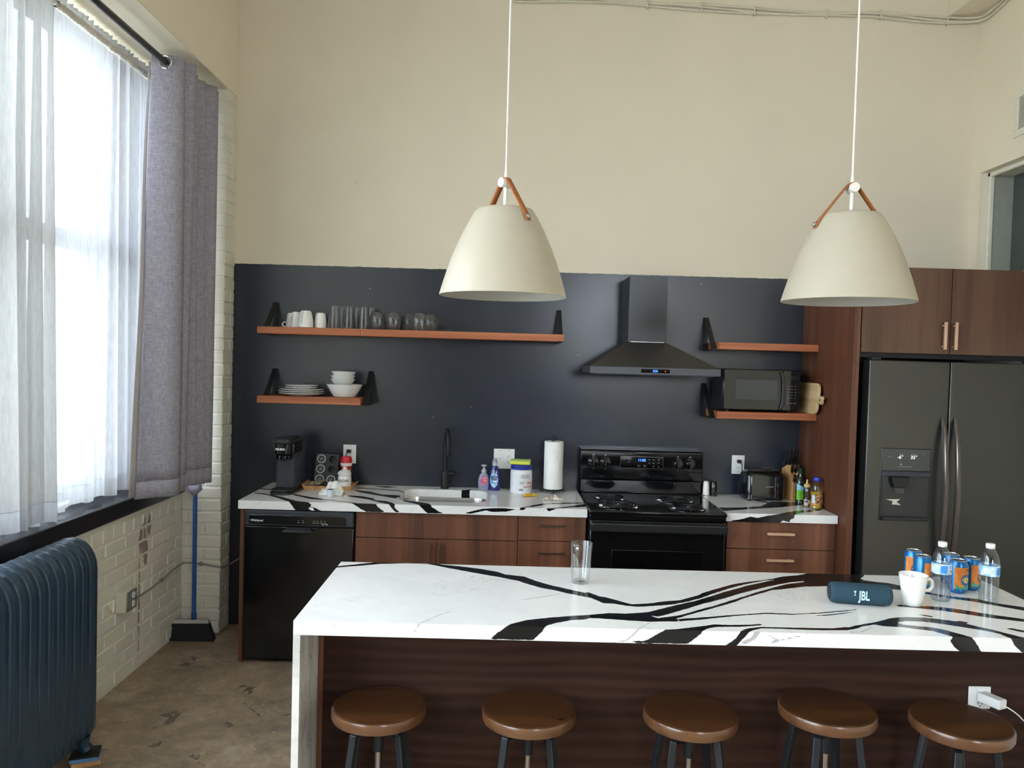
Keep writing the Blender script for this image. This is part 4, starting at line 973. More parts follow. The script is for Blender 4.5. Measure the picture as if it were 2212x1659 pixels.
# ================================================================== STOOLS
def stool(loc, rz, label, tilt=0):
    """loc z = top of the seat"""
    t = thing('bar_stool', label, 'stool', (loc[0], loc[1], 0), rz, 'round wooden stools at the island'); h = loc[2]
    R = .150
    MB().lathe([(R-.012, h-.038), (R-.003, h-.036), (R, h-.030), (R, h-.010), (R-.003, h-.003)], 48).build('seat_edge', M_SEATE, t)
    MB().lathe([(R-.0028, h-.0031), (R-.008, h-.0002), (R-.012, h), (.001, h)], 48, cap=False).build('seat_top', M_SEAT, t)
    MB().lathe([(.118, h-.044), (.122, h-.0385)], 32).build('seat_plate', M_IRON, t)
    MB().tube([(0, 0, h-.045), (0, 0, h-.15)], .016, 14).build('sleeve', M_IRON, t)
    MB().tube([(0, 0, h-.14), (0, 0, .18)], .010, 12).build('screw_post', M_STEEL, t)
    zt = h-.056
    for i in range(4):
        a = PI/4+i*PI/2; c, s = math.cos(a), math.sin(a)
        leg = MB(); w = .011
        def ring(r, z, hh): return [(r*c-w*s, r*s+w*c, z-hh), (r*c+w*s, r*s-w*c, z-hh), (r*c+w*s, r*s-w*c, z+hh), (r*c-w*s, r*s+w*c, z+hh)]
        leg.grid([ring(.010, zt-.03, .011), ring(.085, zt-.012, .011)], wrap=True)
        leg.tube([(.08*c, .08*s, zt-.004), (.098*c, .098*s, zt-.012), (.185*c, .185*s, .012)], .0155, 4)
        leg.build('leg', M_IRON, t, bevel=.002)
        MB().lathe([(.016, 0), (.018, .003), (.017, .014)], 10, (.186*c, .186*s)).build('foot_pad', M_BLKS, t)
    MB().tube([(.143*math.cos(i*PI/16), .143*math.sin(i*PI/16), .20) for i in range(32)], .008, 8, closed=True).build('foot_ring', M_IRON, t)
    return t
stool((1.083, -2.525, .62), .06, 'round wooden stool nearest the white waterfall side of the island')
s2 = stool((1.563, -2.525, .62), -.05, 'second round wooden stool from the left, dark knot near its rim')
MB().lathe([(.001, .6206), (.009, .6206), (.011, .6202)], 16, (.100, -.076), sx=1, sy=.7, cap=False).build('knot', M('wood_knot', (24, 13, 7), .4), s2)
stool((2.083, -2.520, .62), .04, 'middle round wooden stool with the darkest plain seat')
stool((2.520, -2.530, .65), .12, 'fourth round wooden stool, standing higher than its neighbours')
stool((2.930, -2.570, .635), .2, 'round wooden stool at the right, below the charger')

# ================================================================== RADIATOR
rd = thing('cast_iron_radiator', 'dark blue cast iron column radiator under the window', 'radiator', (0, 0, 0))
def section(y):
    """one rounded column section, seen along y"""
    rows = []; hx = .105; n = 28; cx = -.352
    out = []
    for i in range(n+1):   # outline: up the room side, round the top, down the wall side
        out.append(None)
    prof = []
    prof += [(cx+hx*.80, .085), (cx+hx*.97, .11), (cx+hx, .16), (cx+hx, .45), (cx+hx, .80)]
    for i in range(1, 12):
        a = PI*i/12; prof.append((cx+hx*math.cos(a), .80+.135*math.sin(a)))
    prof += [(cx-hx, .80), (cx-hx, .45), (cx-hx, .16), (cx-hx*.97, .11), (cx-hx*.80, .085)]
    for dy, k in ((-.0292, .94), (-.027, .965), (-.022, .976), (-.007, .980), (-.0035, .995), (0, 1.0), (.0035, .995), (.007, .980), (.022, .976), (.027, .965), (.0292, .94)):
        rows.append([(cx+(x-cx)*k, y+dy, .5+(z-.5)*(1-(1-k)*.35)) for x, z in prof])
    return MB().grid(rows, wrap=True), rows
base, rows0 = section(0)
m_ = len(rows0[0]); k = len(base.v); base.f.append(tuple(range(m_-1, -1, -1))); base.f.append(tuple(range(k-m_, k)))
s0 = base.build('section', M_RAD, rd, sharp=60); s0.location.y = -1.70
for i in range(1, 22):
    c = s0.copy(); COL.objects.link(c); c.parent = rd; c.location.y = -1.70-.0605*i
for y in (-1.735, -2.95):
    for x in (-.275, -.43):
        MB().tube([(x, y, .10), (x+.004, y, .07), (x+.012, y+.004, .047)], [.032, .024, .030], 12).build('leg', M_RAD, rd)
MB().tube([(-.352, -1.69, .15), (-.352, -1.655, .15)], .022, 12).build('end_plug', M_RAD, rd)
for nm, z0, z1, mt, rz, lb in (('wood_shim', 0, .020, M_BAMB, .5, 'pale wood block under the radiator foot'), ('blue_shim', .0205, .036, M('blue_foam', (92, 140, 190), .6), .35, 'blue pad between radiator foot and wood block'), ('black_shim', .0365, .045, M_BLKM, .35, 'black ribbed pad right under the radiator foot')):
    o = MB().box(-.055, .055, -.05, .045, z0, z1).build(nm, mt, bevel=.002); o.location = (-.255, -1.745, .0005); o.rotation_euler = (0, 0, rz); tag(o, lb, 'shim')

# ================================================================== BROOM, CONDUIT, BOXES
br = thing('broom', 'blue-handled broom with black bristles leaning in the corner', 'broom', (-.375, -.30, 0))
MB().tube([(-.0, .02, .12), (-.018, .06, .87)], .0125, 12).build('handle', M('broom_blue', (30, 84, 160), .35), br)
MB().tube([(-.0, .02, .115), (-.0005, .022, .16)], .0145, 12).build('collar', M('broom_blue_dark', (22, 66, 130), .4), br)
MB().hexa([(-.125, 0, .095), (.095, 0, .10), (.095, .035, .10), (-.125, .035, .095)], [(-.112, .004, .118), (.085, .004, .122), (.085, .031, .122), (-.112, .031, .118)]).build('head', M('broom_grey_head', (178, 178, 172), .5), br, bevel=.004)
MB().hexa([(-.145, -.03, .001), (.135, -.02, .001), (.125, .045, .001), (-.14, .045, .001)], [(-.124, .001, .0945), (.094, .001, .0995), (.094, .034, .0995), (-.124, .034, .0945)]).build('bristles', M('broom_bristles', (22, 24, 28), .8, var=.3, vscale=120, bmp=.6), br)
MB().add([(-.06, .052, .93), (.02, .05, .935), (.03, .045, .90), (-.02, .04, .855), (-.055, .048, .885)], [(0, 1, 2, 3, 4)]).build('hang_tag', M('broom_sleeve', (150, 146, 158), .6), br, solid=.003)
jb = thing('junction_box', 'metal outlet box mounted on the white brick wall', 'outlet', (-.4949, -.955, .442))
box('box', M('box_paint', (214, 208, 190), .45), jb, .0005, .055, -.055, .055, -.055, .055, .003)
cv_ = box('cover', M_PIPEG, jb, .0555, .061, -.053, .053, -.052, .052, .004)
for z in (-.022, .022):
    f = MB().lathe([(.0, 0), (.0165, 0), (.0165, .003), (.0, .0032)], 20, cap=False).build('outlet_face', M_OUT, cv_, loc=(.061, .012, z), rot=(0, PI/2, 0))
    for q in (-.006, .006): box('slot', M_SLOT, f, -.004, .004, q-.0009, q+.0009, .0031, .0036)
for y, z in ((.042, .04), (-.042, -.04), (.012, .0)): MB().lathe([(.0035, 0), (.0035, .002)], 10).build('screw', M_STEEL, cv_, loc=(.061, y, z), rot=(0, PI/2, 0))
cd = thing('wall_conduit', 'thin grey flexible conduit running from the outlet box around the brick pier', 'conduit', (0, 0, 0))
pts = [(-.470, -.90, .43), (-.486, -.84, .405), (-.487, -.70, .40), (-.487, -.55, .405), (-.487, -.40, .418), (-.487, -.27, .43), (-.478, -.20, .436), (-.455, -.185, .436), (-.40, -.183, .434), (-.34, -.183, .427), (-.285, -.184, .418), (-.254, -.178, .413), (-.250, -.14, .405), (-.245, -.08, .40), (-.20, -.02, .425), (-.12, -.012, .48)]
fine = []
for i in range(len(pts)-1):
    for q in range(8):
        t_ = q/8; P0, P1, P2, P3 = [Vector(pts[max(0, min(len(pts)-1, i+d))]) for d in (-1, 0, 1, 2)]
        fine.append(.5*((2*P1)+(P2-P0)*t_+(2*P0-5*P1+4*P2-P3)*t_*t_+(3*P1-P0-3*P2+P3)*t_**3))
MB().tube(fine, [.0062 if i % 2 else .0052 for i in range(len(fine))], 8).build('tube', M_PIPEG, cd)
for p in ((-.488, -.48, .411), (-.375, -.181, .431)):
    MB().box(-.008, .008, -.012, .012, -.012, .012).build('clip', M_PIPEG, cd, bevel=.003, loc=p)
# bundle of cream conduits high on the back wall
cb = thing('cable_bundle', 'cream painted flexible conduits strapped along the top of the wall', 'conduit', (0, 0, 0))
P = [(1.45, -.012, 3.985), (1.99, -.012, 3.98), (2.57, -.012, 3.966), (3.15, -.012, 3.944), (3.42, -.012, 3.946), (3.70, -.012, 3.955), (4.02, -.014, 3.935), (4.17, -.02, 3.928), (4.30, -.04, 3.924), (4.345, -.10, 3.915), (4.352, -.22, 3.925), (4.352, -.36, 3.95)]
for k, (dz, wob) in enumerate(((.010, .004), (-.004, .006), (-.016, .008))):
    f2 = []
    for i in range(len(P)-1):
        for q in range(14):
            t_ = q/14; P0, P1, P2, P3 = [Vector(P[max(0, min(len(P)-1, i+d))]) for d in (-1, 0, 1, 2)]
            v = .5*((2*P1)+(P2-P0)*t_+(2*P0-5*P1+4*P2-P3)*t_*t_+(3*P1-P0-3*P2+P3)*t_**3)
            v.z += dz+wob*math.sin(v.x*5+k*2); f2.append(v)
    MB().tube(f2, [.0075 if i % 2 else .0066 for i in range(len(f2))], 8).build('conduit', M_PIPE, cb)
for x, z in ((2.28, 3.972), (2.62, 3.962), (2.95, 3.95), (3.40, 3.946), (3.74, 3.952), (4.16, 3.926)):
    MB().box(x-.004, x+.004, -.026, -.001, z-.03, z+.026).build('strap', M_PIPE, cb, bevel=.002)
# vent in the right wall
vt = thing('wall_vent', 'cream framed air vent high on the right wall', 'vent', (XR, 0, 0))
vf = MB().box(-.008, -.0005, -.90, -.407, 3.092, 3.132).box(-.008, -.0005, -.90, -.407, 3.315, 3.35).box(-.008, -.0005, -.455, -.407, 3.132, 3.315).box(-.008, -.0005, -.90, -.86, 3.132, 3.315)
vf.build('frame', M('vent_cream', (226, 220, 204), .5), vt, bevel=.002)
box('grille', M('vent_grey', (166, 164, 154), .6), vt, -.0035, -.0006, -.86, -.455, 3.132, 3.315)
for i in range(11): box('slat', M('vent_slat', (176, 172, 160), .6) if i == 0 else bpy.data.materials['vent_slat'], vt, -.0065, -.0036, -.86, -.455, 3.136+i*.0162, 3.143+i*.0162)

# ================================================================== OUTLETS AND CORDS
def outlet_plate(label, x0, x1, z0, z1, y, recs, switch=None):
    t = thing('wall_outlet', label, 'outlet', ((x0+x1)/2, y, (z0+z1)/2), 0, 'white wall outlets'); w, h = (x1-x0)/2, (z1-z0)/2
    box('plate', M_OUT, t, -w, w, -.006, -.0005, -h, h, .003)
    for rx in recs:
        r = box('receptacle', M_OUT, t, rx-.017, rx+.017, -.0085, -.0062, -.034, .034, .0015)
        for z in (.018, -.018):
            for q in (-.0065, .0065): box('slot', M_SLOT, r, rx+q-.0011, rx+q+.0011, -.0092, -.0086, z-.004, z+.005)
            MB().lathe([(.0022, 0), (.0022, .0006)], 8).build('slot', M_SLOT, r, loc=(rx, -.0086, z-.0095), rot=(PI/2, 0, 0))
    if switch is not None:
        s = box('toggle_base', M_OUT, t, switch-.006, switch+.006, -.0075, -.0062, -.012, .012)
        MB().hexa([(switch-.004, -.0075, -.002), (switch+.004, -.0075, -.002), (switch+.004, -.0065, .008), (switch-.004, -.0065, .008)], [(switch-.0035, -.020, .008), (switch+.0035, -.020, .008), (switch+.0035, -.017, .014), (switch-.0035, -.017, .014)]).build('toggle', M_OUT, s)
    for z in (h-.012, -h+.012):
        for rx in list(recs)+([switch] if switch is not None else []): MB().lathe([(.0028, 0), (.0028, .001)], 8).build('screw', M_STEEL, t, loc=(rx, -.0062, z), rot=(PI/2, 0, 0))
    return t
outlet_plate('white outlet behind the coffee pods with a black plug', .445, .527, 1.048, 1.167, 0, [0])
outlet_plate('wide white plate with a switch and outlet behind the dish soap', 1.399, 1.531, 1.040, 1.166, 0, [.03], -.03)
outlet_plate('white outlet above the toaster with its plug', 2.913, 2.994, 1.046, 1.165, 0, [0])
outlet_plate('white outlet in the walnut island front holding the charger', 3.069, 3.145, .585, .662, -2.3685, [0])
def spline(pts, n=8):
    out = []; V = [Vector(p) for p in pts]
    for i in range(len(V)-1):
        P0, P1, P2, P3 = [V[max(0, min(len(V)-1, i+d))] for d in (-1, 0, 1, 2)]
        for q in range(n):
            t_ = q/n; out.append(.5*((2*P1)+(P2-P0)*t_+(2*P0-5*P1+4*P2-P3)*t_*t_+(3*P1-P0-3*P2+P3)*t_**3))
    out.append(V[-1]); return out
def cord(label, plug, pts, name='power_cord'):
    t = thing(name, label, 'power cord', (0, 0, 0)); x, y, z = plug
    box('plug', M_BLKS, t, x-.013, x+.013, y-.028, y, z-.011, z+.011, .004)
    MB().tube(spline(pts), .0032, 8).build('cable', M_CORDB, t)
cord('black power cord of the coffee maker dropping from its outlet', (.484, -.0093, 1.128), [(.478, -.034, 1.122), (.470, -.044, 1.10), (.468, -.04, 1.07), (.476, -.03, 1.045), (.50, -.022, 1.02), (.52, -.018, .97), (.535, -.016, .922), (.56, -.02, .9185)])
cord('black power cord of the toaster hanging from the right outlet', (2.955, -.0093, 1.128), [(2.962, -.036, 1.126), (2.968, -.045, 1.10), (2.960, -.05, 1.04), (2.948, -.06, .985), (2.965, -.09, .93), (3.0, -.20, .918), (3.06, -.31, .918), (3.12, -.34, .918), (3.16, -.30, .918)])
ch = thing('phone_charger', 'white charger block plugged into the island outlet with white cable', 'charger', (3.108, -2.379, .632), .0)
MB().box(-.020, .020, -.078, 0, -.016, .016).build('block', M_OUT, ch, bevel=.004, rot=(.0, .0, .42))
MB().tube(spline([(.031, -.070, -.002), (.045, -.088, -.006), (.075, -.10, -.03), (.11, -.11, -.08), (.13, -.10, -.2), (.12, -.06, -.4), (.10, -.03, -.629)]), .002, 8).build('cable', M_CORDW, ch)
# ================================================================== THINGS ON THE LEFT WORKTOP
ZT = .9145
# coffee maker
cm = thing('coffee_maker', 'slim black single-serve coffee maker on the worktop', 'coffee maker', (.186, -.27, ZT), -.10)
MB().prism(rrect(-.066, .066, -.195, .135, .055, 8), 'z', 0, .014).build('base', M_DARK, cm, bevel=.003)
MB().prism(rrect(-.060, .060, -.187, .05, .05, 8), 'z', .0145, .030).build('drip_tray', M_DARK, cm, bevel=.004)
MB().lathe([(.012, .0305), (.012, .0308)], 16, (-.01, -.11)).build('drain_hole', M_BLKG, cm)
MB().prism(rrect(-.057, .057, -.095, .075, .02, 6), 'z', .0305, .232).build('column', M_PLA, cm, bevel=.002)
MB().prism(rrect(-.056, .056, -.165, .075, .045, 8), 'z', .232, .294).build('brew_head', M_BLKG, cm, bevel=.004)
hdl = MB(); hdl.prism(rrect(-.050, .050, -.158, -.05, .045, 8), 'z', .196, .2315); hdl.build('pod_holder', M_BLKG, cm, bevel=.008)
MB().prism(rrect(-.059, .059, -.170, .09, .045, 8), 'z', .2945, .322).build('lid', M_DARK, cm, bevel=.006)
MB().prism(rrect(-.045, .055, .0765, .132, .015, 5), 'z', .0145, .288).build('water_tank', M_CLEAR, cm, bevel=.002)
MB().prism(rrect(-.047, .057, .076, .134, .016, 5), 'z', .2885, .298).build('tank_lid', M_DARK, cm, bevel=.002)
lettering('logo', 'KEURIG', .0165, M_PRINTW, cm, (-.002, -.1663, .262), bold=.0006)
for i in range(7): box('button_print', M_PRINTG, cm, .0572, .0578, -.073, -.066, .075+i*.0145, .0785+i*.0145)
# bamboo tray
ty = thing('bamboo_tray', 'shallow bamboo tray with flared sides on the worktop', 'tray', (.40, -.154, ZT))
box('floor', M_BAMB, ty, -.142, .142, -.084, .084, 0, .006, .001)
for s in (-1, 1):
    MB().hexa([(s*.136, -.084, .006), (s*.142, -.084, .006), (s*.142, .084, .006), (s*.136, .084, .006)], [(s*.152, -.091, .034), (s*.158, -.091, .034), (s*.158, .091, .034), (s*.152, .091, .034)]).build('side', M_BAMB, ty)
    MB().hexa([(-.142, s*.0780, .006), (.142, s*.0780, .006), (.142, s*.0840, .006), (-.142, s*.0840, .006)], [(-.150, s*.0850, .024), (.150, s*.0850, .024), (.150, s*.0910, .024), (-.150, s*.0910, .024)]).build('side', M_BAMB, ty)
TZ = ZT+.0065
# coffee pod holder
M_HOLD = M('pod_rack_black', (40, 42, 46), .5)
ph = thing('pod_rack', 'black leaning rack with six coffee pod holes', 'pod rack', (.362, -.135, TZ), .04); ph.rotation_euler = (-.17, .05, .04)
HX, HZ = (-.036, .034), (.042, .104, .166)
b_ = MB()
def plate_holes():
    """front plate with round holes, cut as a ring of quads round each hole"""
    b = MB(); xs = (-.072, -.001, .072); zs = (.0, .073, .135, .200)
    for i in range(2):
        for j in range(3):
            cx, cz = HX[i], HZ[j]; x0, x1, z0, z1 = xs[i], xs[i+1], zs[j], zs[j+1]; n = 32; inner = []; outer = []; back = []
            for q in range(n):
                a = 2*PI*q/n; c, s = math.cos(a), math.sin(a); inner.append((cx+.0225*c, 0, cz+.0225*s)); back.append((cx+.021*c, .045, cz+.021*s))
                k = min((x1-cx)/c if c > 1e-6 else (x0-cx)/c if c < -1e-6 else 9, (z1-cz)/s if s > 1e-6 else (z0-cz)/s if s < -1e-6 else 9)
                outer.append((cx+k*c, 0, cz+k*s))
            b.grid([outer, inner, back], wrap=True); m = len(b.v); b.f.append(tuple(range(m-n, m)))
    return b
plate_holes().build('front', M_HOLD, ph, sharp=30)
MB().box(-.072, .072, .0455, .05, 0, .2).box(-.072, -.070, 0, .05, 0, .2).box(.070, .072, 0, .05, 0, .2).box(-.072, .072, 0, .05, .198, .2).build('case', M_HOLD, ph)
mw_ = ph.matrix_basis
M_POD = M('pod_rim', (200, 202, 204), .35); M_PODL = M('pod_label', (28, 44, 44), .45, var=.3, vscale=160)
for i, j, l, r in ((0, 2, 'coffee pod with dark label, top left in the rack', .9), (0, 1, 'coffee pod with dark label, middle left in the rack', -.5), (0, 0, 'coffee pod with dark label, bottom left in the rack', .1), (1, 0, 'coffee pod with dark label, bottom right in the rack', 1.2)):
    t = thing('coffee_pod', l, 'coffee pod', (0, 0, 0), group='coffee pods in the rack')
    t.matrix_basis = Matrix.LocRotScale(None, ph.rotation_euler, None).copy(); t.location = Vector(ph.location)+ph.rotation_euler.to_matrix() @ Vector((HX[i], -.0012, HZ[j])); t.rotation_euler = ph.rotation_euler
    MB().lathe([(.0265, 0), (.0265, .003), (.0215, .0032), (.0215, .0022)], 28, cap=False).build('rim', M_POD, t, rot=(PI/2, 0, 0))
    MB().lathe([(.021, -.001), (.0255, -.0008)], 28).build('flange', M_POD, t, rot=(PI/2, 0, 0))
    lb = MB().lathe([(.001, .0026), (.0214, .0026)], 28, cap=False).build('label', M_PODL, t, rot=(PI/2, 0, 0))
    for q in range(4): MB().box(-.014+.003*q, .012-.003*(q % 2), -.0045+.0058*(q-1), -.002+.0058*(q-1), .0027, .0029).build('label_print', M_PRINTG, t, rot=(PI/2, r, 0))
    MB().lathe([(.0205, 0), (.017, .036), (.001, .036)], 20, cap=False).build('cup', M_POD, t, rot=(-PI/2, 0, 0), loc=(0, .001, 0))
# coffee creamer
cr = thing('creamer_bottle', 'creamer bottle with red lid behind the sugar jar', 'bottle', (.487, -.111, TZ))
pf = [(.030, 0), (.034, .004), (.034, .05), (.031, .085), (.028, .105), (.032, .128), (.0345, .14), (.0345, .158)]
MB().lathe(pf, 32).build('bottle', M('creamer_plastic', (216, 178, 148), .35), cr)
MB().lathe([(.0355, .128), (.0358, .146)], 32, cap=False).build('collar', M('creamer_collar', (238, 226, 226), .4), cr)
MB().lathe([(.034, .1465), (.0365, .150), (.0345, .172), (.028, .185), (.001, .187)], 32, cap=False).build('lid', M('creamer_red', (206, 28, 52), .35), cr)
cyl_patch(MB(), .0355, .098, .128, -1.2, 1.2, bot=lambda s: .028*abs(s)**1.2-.012, rprof=lambda z: .0295+.0048*max(0, min(1, (z-.105)/.03))+.0005).build('red_label', M('creamer_red_label', (196, 24, 44), .4), cr)
cyl_patch(MB(), .033, .07, .118, -.45, .45, rprof=lambda z: .0312+.003*abs(z-.105)/.03+.0012).build('white_label', M('creamer_white_label', (236, 214, 208), .45), cr)
for i in range(3): cyl_patch(MB(), .034, .085+i*.009, .089+i*.009, -.3, .3, rprof=lambda z: .0312+.003*abs(z-.105)/.03+.0016).build('label_print', M_PRINTR, cr)
# sugar jar
sg = thing('sugar_jar', 'white ceramic sugar jar lettered SUGAR on the tray', 'jar', (.494, -.192, TZ))
MB().lathe([(.036, 0), (.041, .004), (.0425, .03), (.040, .065), (.037, .078), (.0415, .086), (.043, .092), (.040, .096)], 36).build('jar', M_PORC, sg)
MB().lathe([(.037, .0965), (.036, .103), (.022, .112), (.010, .116), (.008, .120), (.012, .126), (.010, .132), (.001, .133)], 32, cap=False).build('lid', M_PORC, sg)
lettering('lettering', 'SUGAR', .023, M_PRINT, sg, (0, 0, .050), cyl=.0425)
# paper packets in the tray
M_PKT = M('packet_paper', (176, 166, 146), .7, var=.25, vscale=120)
for i in range(9):
    o = MB().box(-.03, .03, -.012, .012, 0, .0022).build('sugar_packet', M_PKT, bevel=.0008)
    o.location = (.290+.009*i, -.205+.007*(i % 4), TZ+.014+.0036*i); o.rotation_euler = (random.uniform(-.5, .3), random.uniform(-.35, .3), random.uniform(-.8, .8))
    tag(o, 'small paper packet in the heap at the left end of the bamboo tray', 'packet', 'packets on the bamboo tray')
# crumpled napkin and pod cup in front of it
def crumple(name, mat, fn, n, m, solid=.0012):
    return MB().grid([[fn(i/n, j/m) for j in range(m+1)] for i in range(n+1)]).build(name, mat, None, solid=solid, sharp=20)
rn = random.Random(4); PH = [rn.uniform(0, 6) for _ in range(8)]
def nap(u, v):
    x = -.068+.136*u; y = .09*(v-.15); k = math.sin(PI*min(1, max(0, v)))
    peak = max(0, 1-abs(u-.52)*2.1)
    z = .002+(.098*v*peak**.7 if v < .75 else .098*(.75-(v-.75)*2.4)*peak**.7)+.022*abs(math.sin(9*u+PH[0])*math.sin(6*v+PH[1]))*k+.008*math.sin(23*u+9*v)*k
    x += .012*math.sin(6*v+PH[2])*peak; y += .012*math.sin(9*u+PH[3])*v
    return (x, y, max(.0015, z))
o = crumple('crumpled_napkin', M_PAPER, nap, 22, 16); o.location = (.462, -.425, ZT); tag(o, 'crumpled white napkin standing on the worktop before the tray', 'napkin')
cpz = thing('pod_cup', 'used white coffee pod cup in front of the napkin', 'coffee pod', (.465, -.448, ZT))
MB().lathe([(.0175, 0), (.0185, .002), (.0215, .037), (.0245, .0385), (.0245, .0405), (.020, .0402), (.0185, .030), (.001, .030)], 28, cap=False).build('cup', M('pod_cup_white', (222, 232, 240), .35), cpz)
MB().lathe([(.001, .0395), (.020, .0398)], 24, cap=False).build('coffee_grounds', M('coffee_grounds', (40, 30, 26), .9), cpz)
# hand soap
hs = thing('hand_soap_bottle', 'clear hand soap pump bottle with pink label', 'soap bottle', (1.341, -.085, ZT), .1)
MB().lathe([(.027, 0), (.031, .004), (.034, .03), (.0355, .05), (.033, .075), (.026, .095), (.015, .108), (.013, .112)], 32, sy=.62).build('bottle', M('soap_body', (150, 152, 178), .12, coat=.4), hs)
MB().lathe([(.0155, .1125), (.016, .116), (.0155, .126), (.010, .131), (.006, .133), (.0055, .150)], 20).build('pump_collar', M('pump_grey', (186, 188, 194), .4), hs)
MB().prism(rrect(-.017, .017, -.012, .010, .008, 4), 'z', .150, .158).box(-.004, .004, -.03, -.008, .151, .157).build('pump_head', M('pump_grey2', (196, 198, 204), .4), hs, bevel=.002)
def oval(mb, rx, rz, cz, depth, ry, n=28):
    """oval label bulging with the bottle front"""
    rows = []
    for j in range(5):
        k = (j+.001)/4; rows.append([(rx*k*math.cos(2*PI*i/n), -ry*math.sqrt(max(0, 1-(rx*k*math.cos(2*PI*i/n)/depth)**2))-.001, cz+rz*k*math.sin(2*PI*i/n)) for i in range(n)])
    return mb.grid(rows, wrap=True)
def m_soaplabel(nm, c0, c1, c2):
    m, nt, b = newmat(nm); n = noise(nt, 55, 2, .5, coords(nt)); b.inputs['Roughness'].default_value = .4
    nt.links.new(ramp(nt, n.outputs['Fac'], [(.36, lin(c0)), (.5, lin(c1)), (.62, lin(c2))]), b.inputs['Base Color']); return m
oval(MB(), .022, .036, .058, .036, .0225).build('label', m_soaplabel('soap_label', (150, 80, 170), (226, 110, 150), (236, 150, 90)), hs)
lettering('brand_print', 'Softsoap', .009, M_PRINTW, hs, (0, -.0245, .078), bold=.0001)
oval(MB(), .011, .007, .030, .036, .0232).build('label_spot', M('soap_spot', (90, 150, 220), .4), hs)
# dish soap
dsb = thing('dish_soap_bottle', 'dark blue dish soap bottle with grey cap', 'soap bottle', (1.409, -.088, ZT), -.15)
MB().lathe([(.034, 0), (.0365, .004), (.036, .05), (.0355, .09), (.033, .115), (.026, .135), (.018, .150), (.0165, .156)], 32, sy=.6).build('bottle', M('dish_soap_blue', (18, 28, 110), .12, spec=.6, coat=.4), dsb)
MB().lathe([(.0165, .1565), (.0165, .168), (.015, .170)], 20).build('neck', M('soap_neck', (210, 214, 222), .3), dsb)
MB().lathe([(.0175, .1705), (.0175, .184), (.0125, .187), (.0115, .200), (.009, .202)], 20).build('cap', M('soap_cap_grey', (160, 164, 172), .4), dsb)
oval(MB(), .025, .048, .068, .0375, .0222).build('label', m_soaplabel('dish_label', (60, 150, 215), (150, 190, 224), (214, 224, 232)), dsb)
lettering('brand_print', 'DAWN', .0165, M('dawn_print', (20, 40, 100), .4), dsb, (0, -.0245, .086), bold=.0004)
lettering('size_print', 'EZ', .010, M_PRINTW, dsb, (0, -.0235, .124), bold=.0003)
for i in range(2): box('label_print', M_PRINT, dsb, -.018, .018, -.0242, -.0236, .066+i*.008, .070+i*.008)
# wipes tub and sponge
tb = thing('wipes_tub', 'white plastic tub with blue lid and red print', 'tub', (1.573, -.15, ZT))
MB().lathe([(.062, 0), (.066, .004), (.0665, .132), (.0655, .138), (.062, .1405), (.062, .147)], 44).build('tub', M('tub_white', (236, 236, 240), .35, var=.02), tb)
MB().lathe([(.0655, .1475), (.0660, .150), (.0655, .172), (.062, .1765), (.001, .177)], 44, cap=False).build('lid', M('tub_lid_blue', (38, 52, 150), .3), tb)
cyl_patch(MB(), .0670, .014, .128, -.55, 1.5).build('label', M('tub_label', (226, 228, 234), .45, var=.02), tb)
for i in range(5): lettering('small_print', 'lorem', .001, M_PRINT, tb, (0, 0, .1)) if False else cyl_patch(MB(), .0673, .098+i*.0045, .1003+i*.0045, -.05, .85-.05*(i % 3)).build('small_print', M_PRINTG, tb)
for i in range(4): cyl_patch(MB(), .0673, .062+i*.0045, .0643+i*.0045, -.15, .32-.06*(i % 2)).build('small_print', M_PRINTG, tb)
lettering('name_print', 'THE', .024, M_PRINTR, tb, (0, 0, .066), cyl=.0671, rot=(0, 0, .83), bold=.0004)
cyl_patch(MB(), .0673, .043, .0475, .2, 1.2).build('red_line', M_PRINTR, tb)
for i in range(9): cyl_patch(MB(), .0673, .022, .034, -.2+i*.045, -.18+i*.045+.012*(i % 2), n=2).build('bar_print', M_PRINT, tb)
sp_ = thing('sponge', 'yellow sponge lying on the blue tub lid', 'sponge', (1.566, -.155, ZT+.1775), -.12)
box('foam', M('sponge_yellow', (226, 228, 92), .9, bmp=.5, vscale=60), sp_, -.061, .061, -.036, .036, 0, .021, .004)
box('scour_pad', M('sponge_pad', (186, 204, 120), .9, bmp=.6, vscale=80), sp_, -.061, .061, -.036, .036, .0215, .028, .002)
# paper towel
pth = thing('paper_towel_holder', 'black wire paper towel holder with scrolled feet', 'towel holder', (1.772, -.118, ZT))
MB().tube([(.060*math.cos(i*PI/12), .060*math.sin(i*PI/12), .022) for i in range(24)], .0042, 8, closed=True).build('ring', M_BLKM, pth)
MB().tube([(0, 0, .022), (0, 0, .325)], .0035, 8).build('stem', M_BLKM, pth)
MB().tube([(.012*math.cos(PI*i/10)-.0, 0, .33+.022*math.sin(PI*i/10)) for i in range(11)]+[(-.012, 0, .318)], .0032, 8).build('hook', M_BLKM, pth)
for a in (-PI/2, .12, PI-.12):
    c, s = math.cos(a), math.sin(a); q = [(.0*c, .0*s, .022), (.05*c, .05*s, .022)]
    for i in range(14):
        b = PI*.5-i*.42; rr = .0125-.0005*i; q.append(((.070+rr*math.cos(b))*c, (.070+rr*math.cos(b))*s, .0165+rr*math.sin(b)))
    MB().tube(q, .0032, 8).build('foot', M_BLKM, pth)
def m_towel():
    m, nt, b = newmat('paper_towel'); b.inputs['Roughness'].default_value = .9; v = coords(nt)
    w = N(nt, 'ShaderNodeTexVoronoi'); w.inputs['Scale'].default_value = 70; nt.links.new(v, w.inputs['Vector'])
    nt.links.new(ramp(nt, w.outputs['Distance'], [(.1, lin((238, 237, 233))), (.5, lin((244, 243, 239)))]), b.inputs['Base Color']); bump(nt, b, w.outputs['Distance'], .4, .004); return m
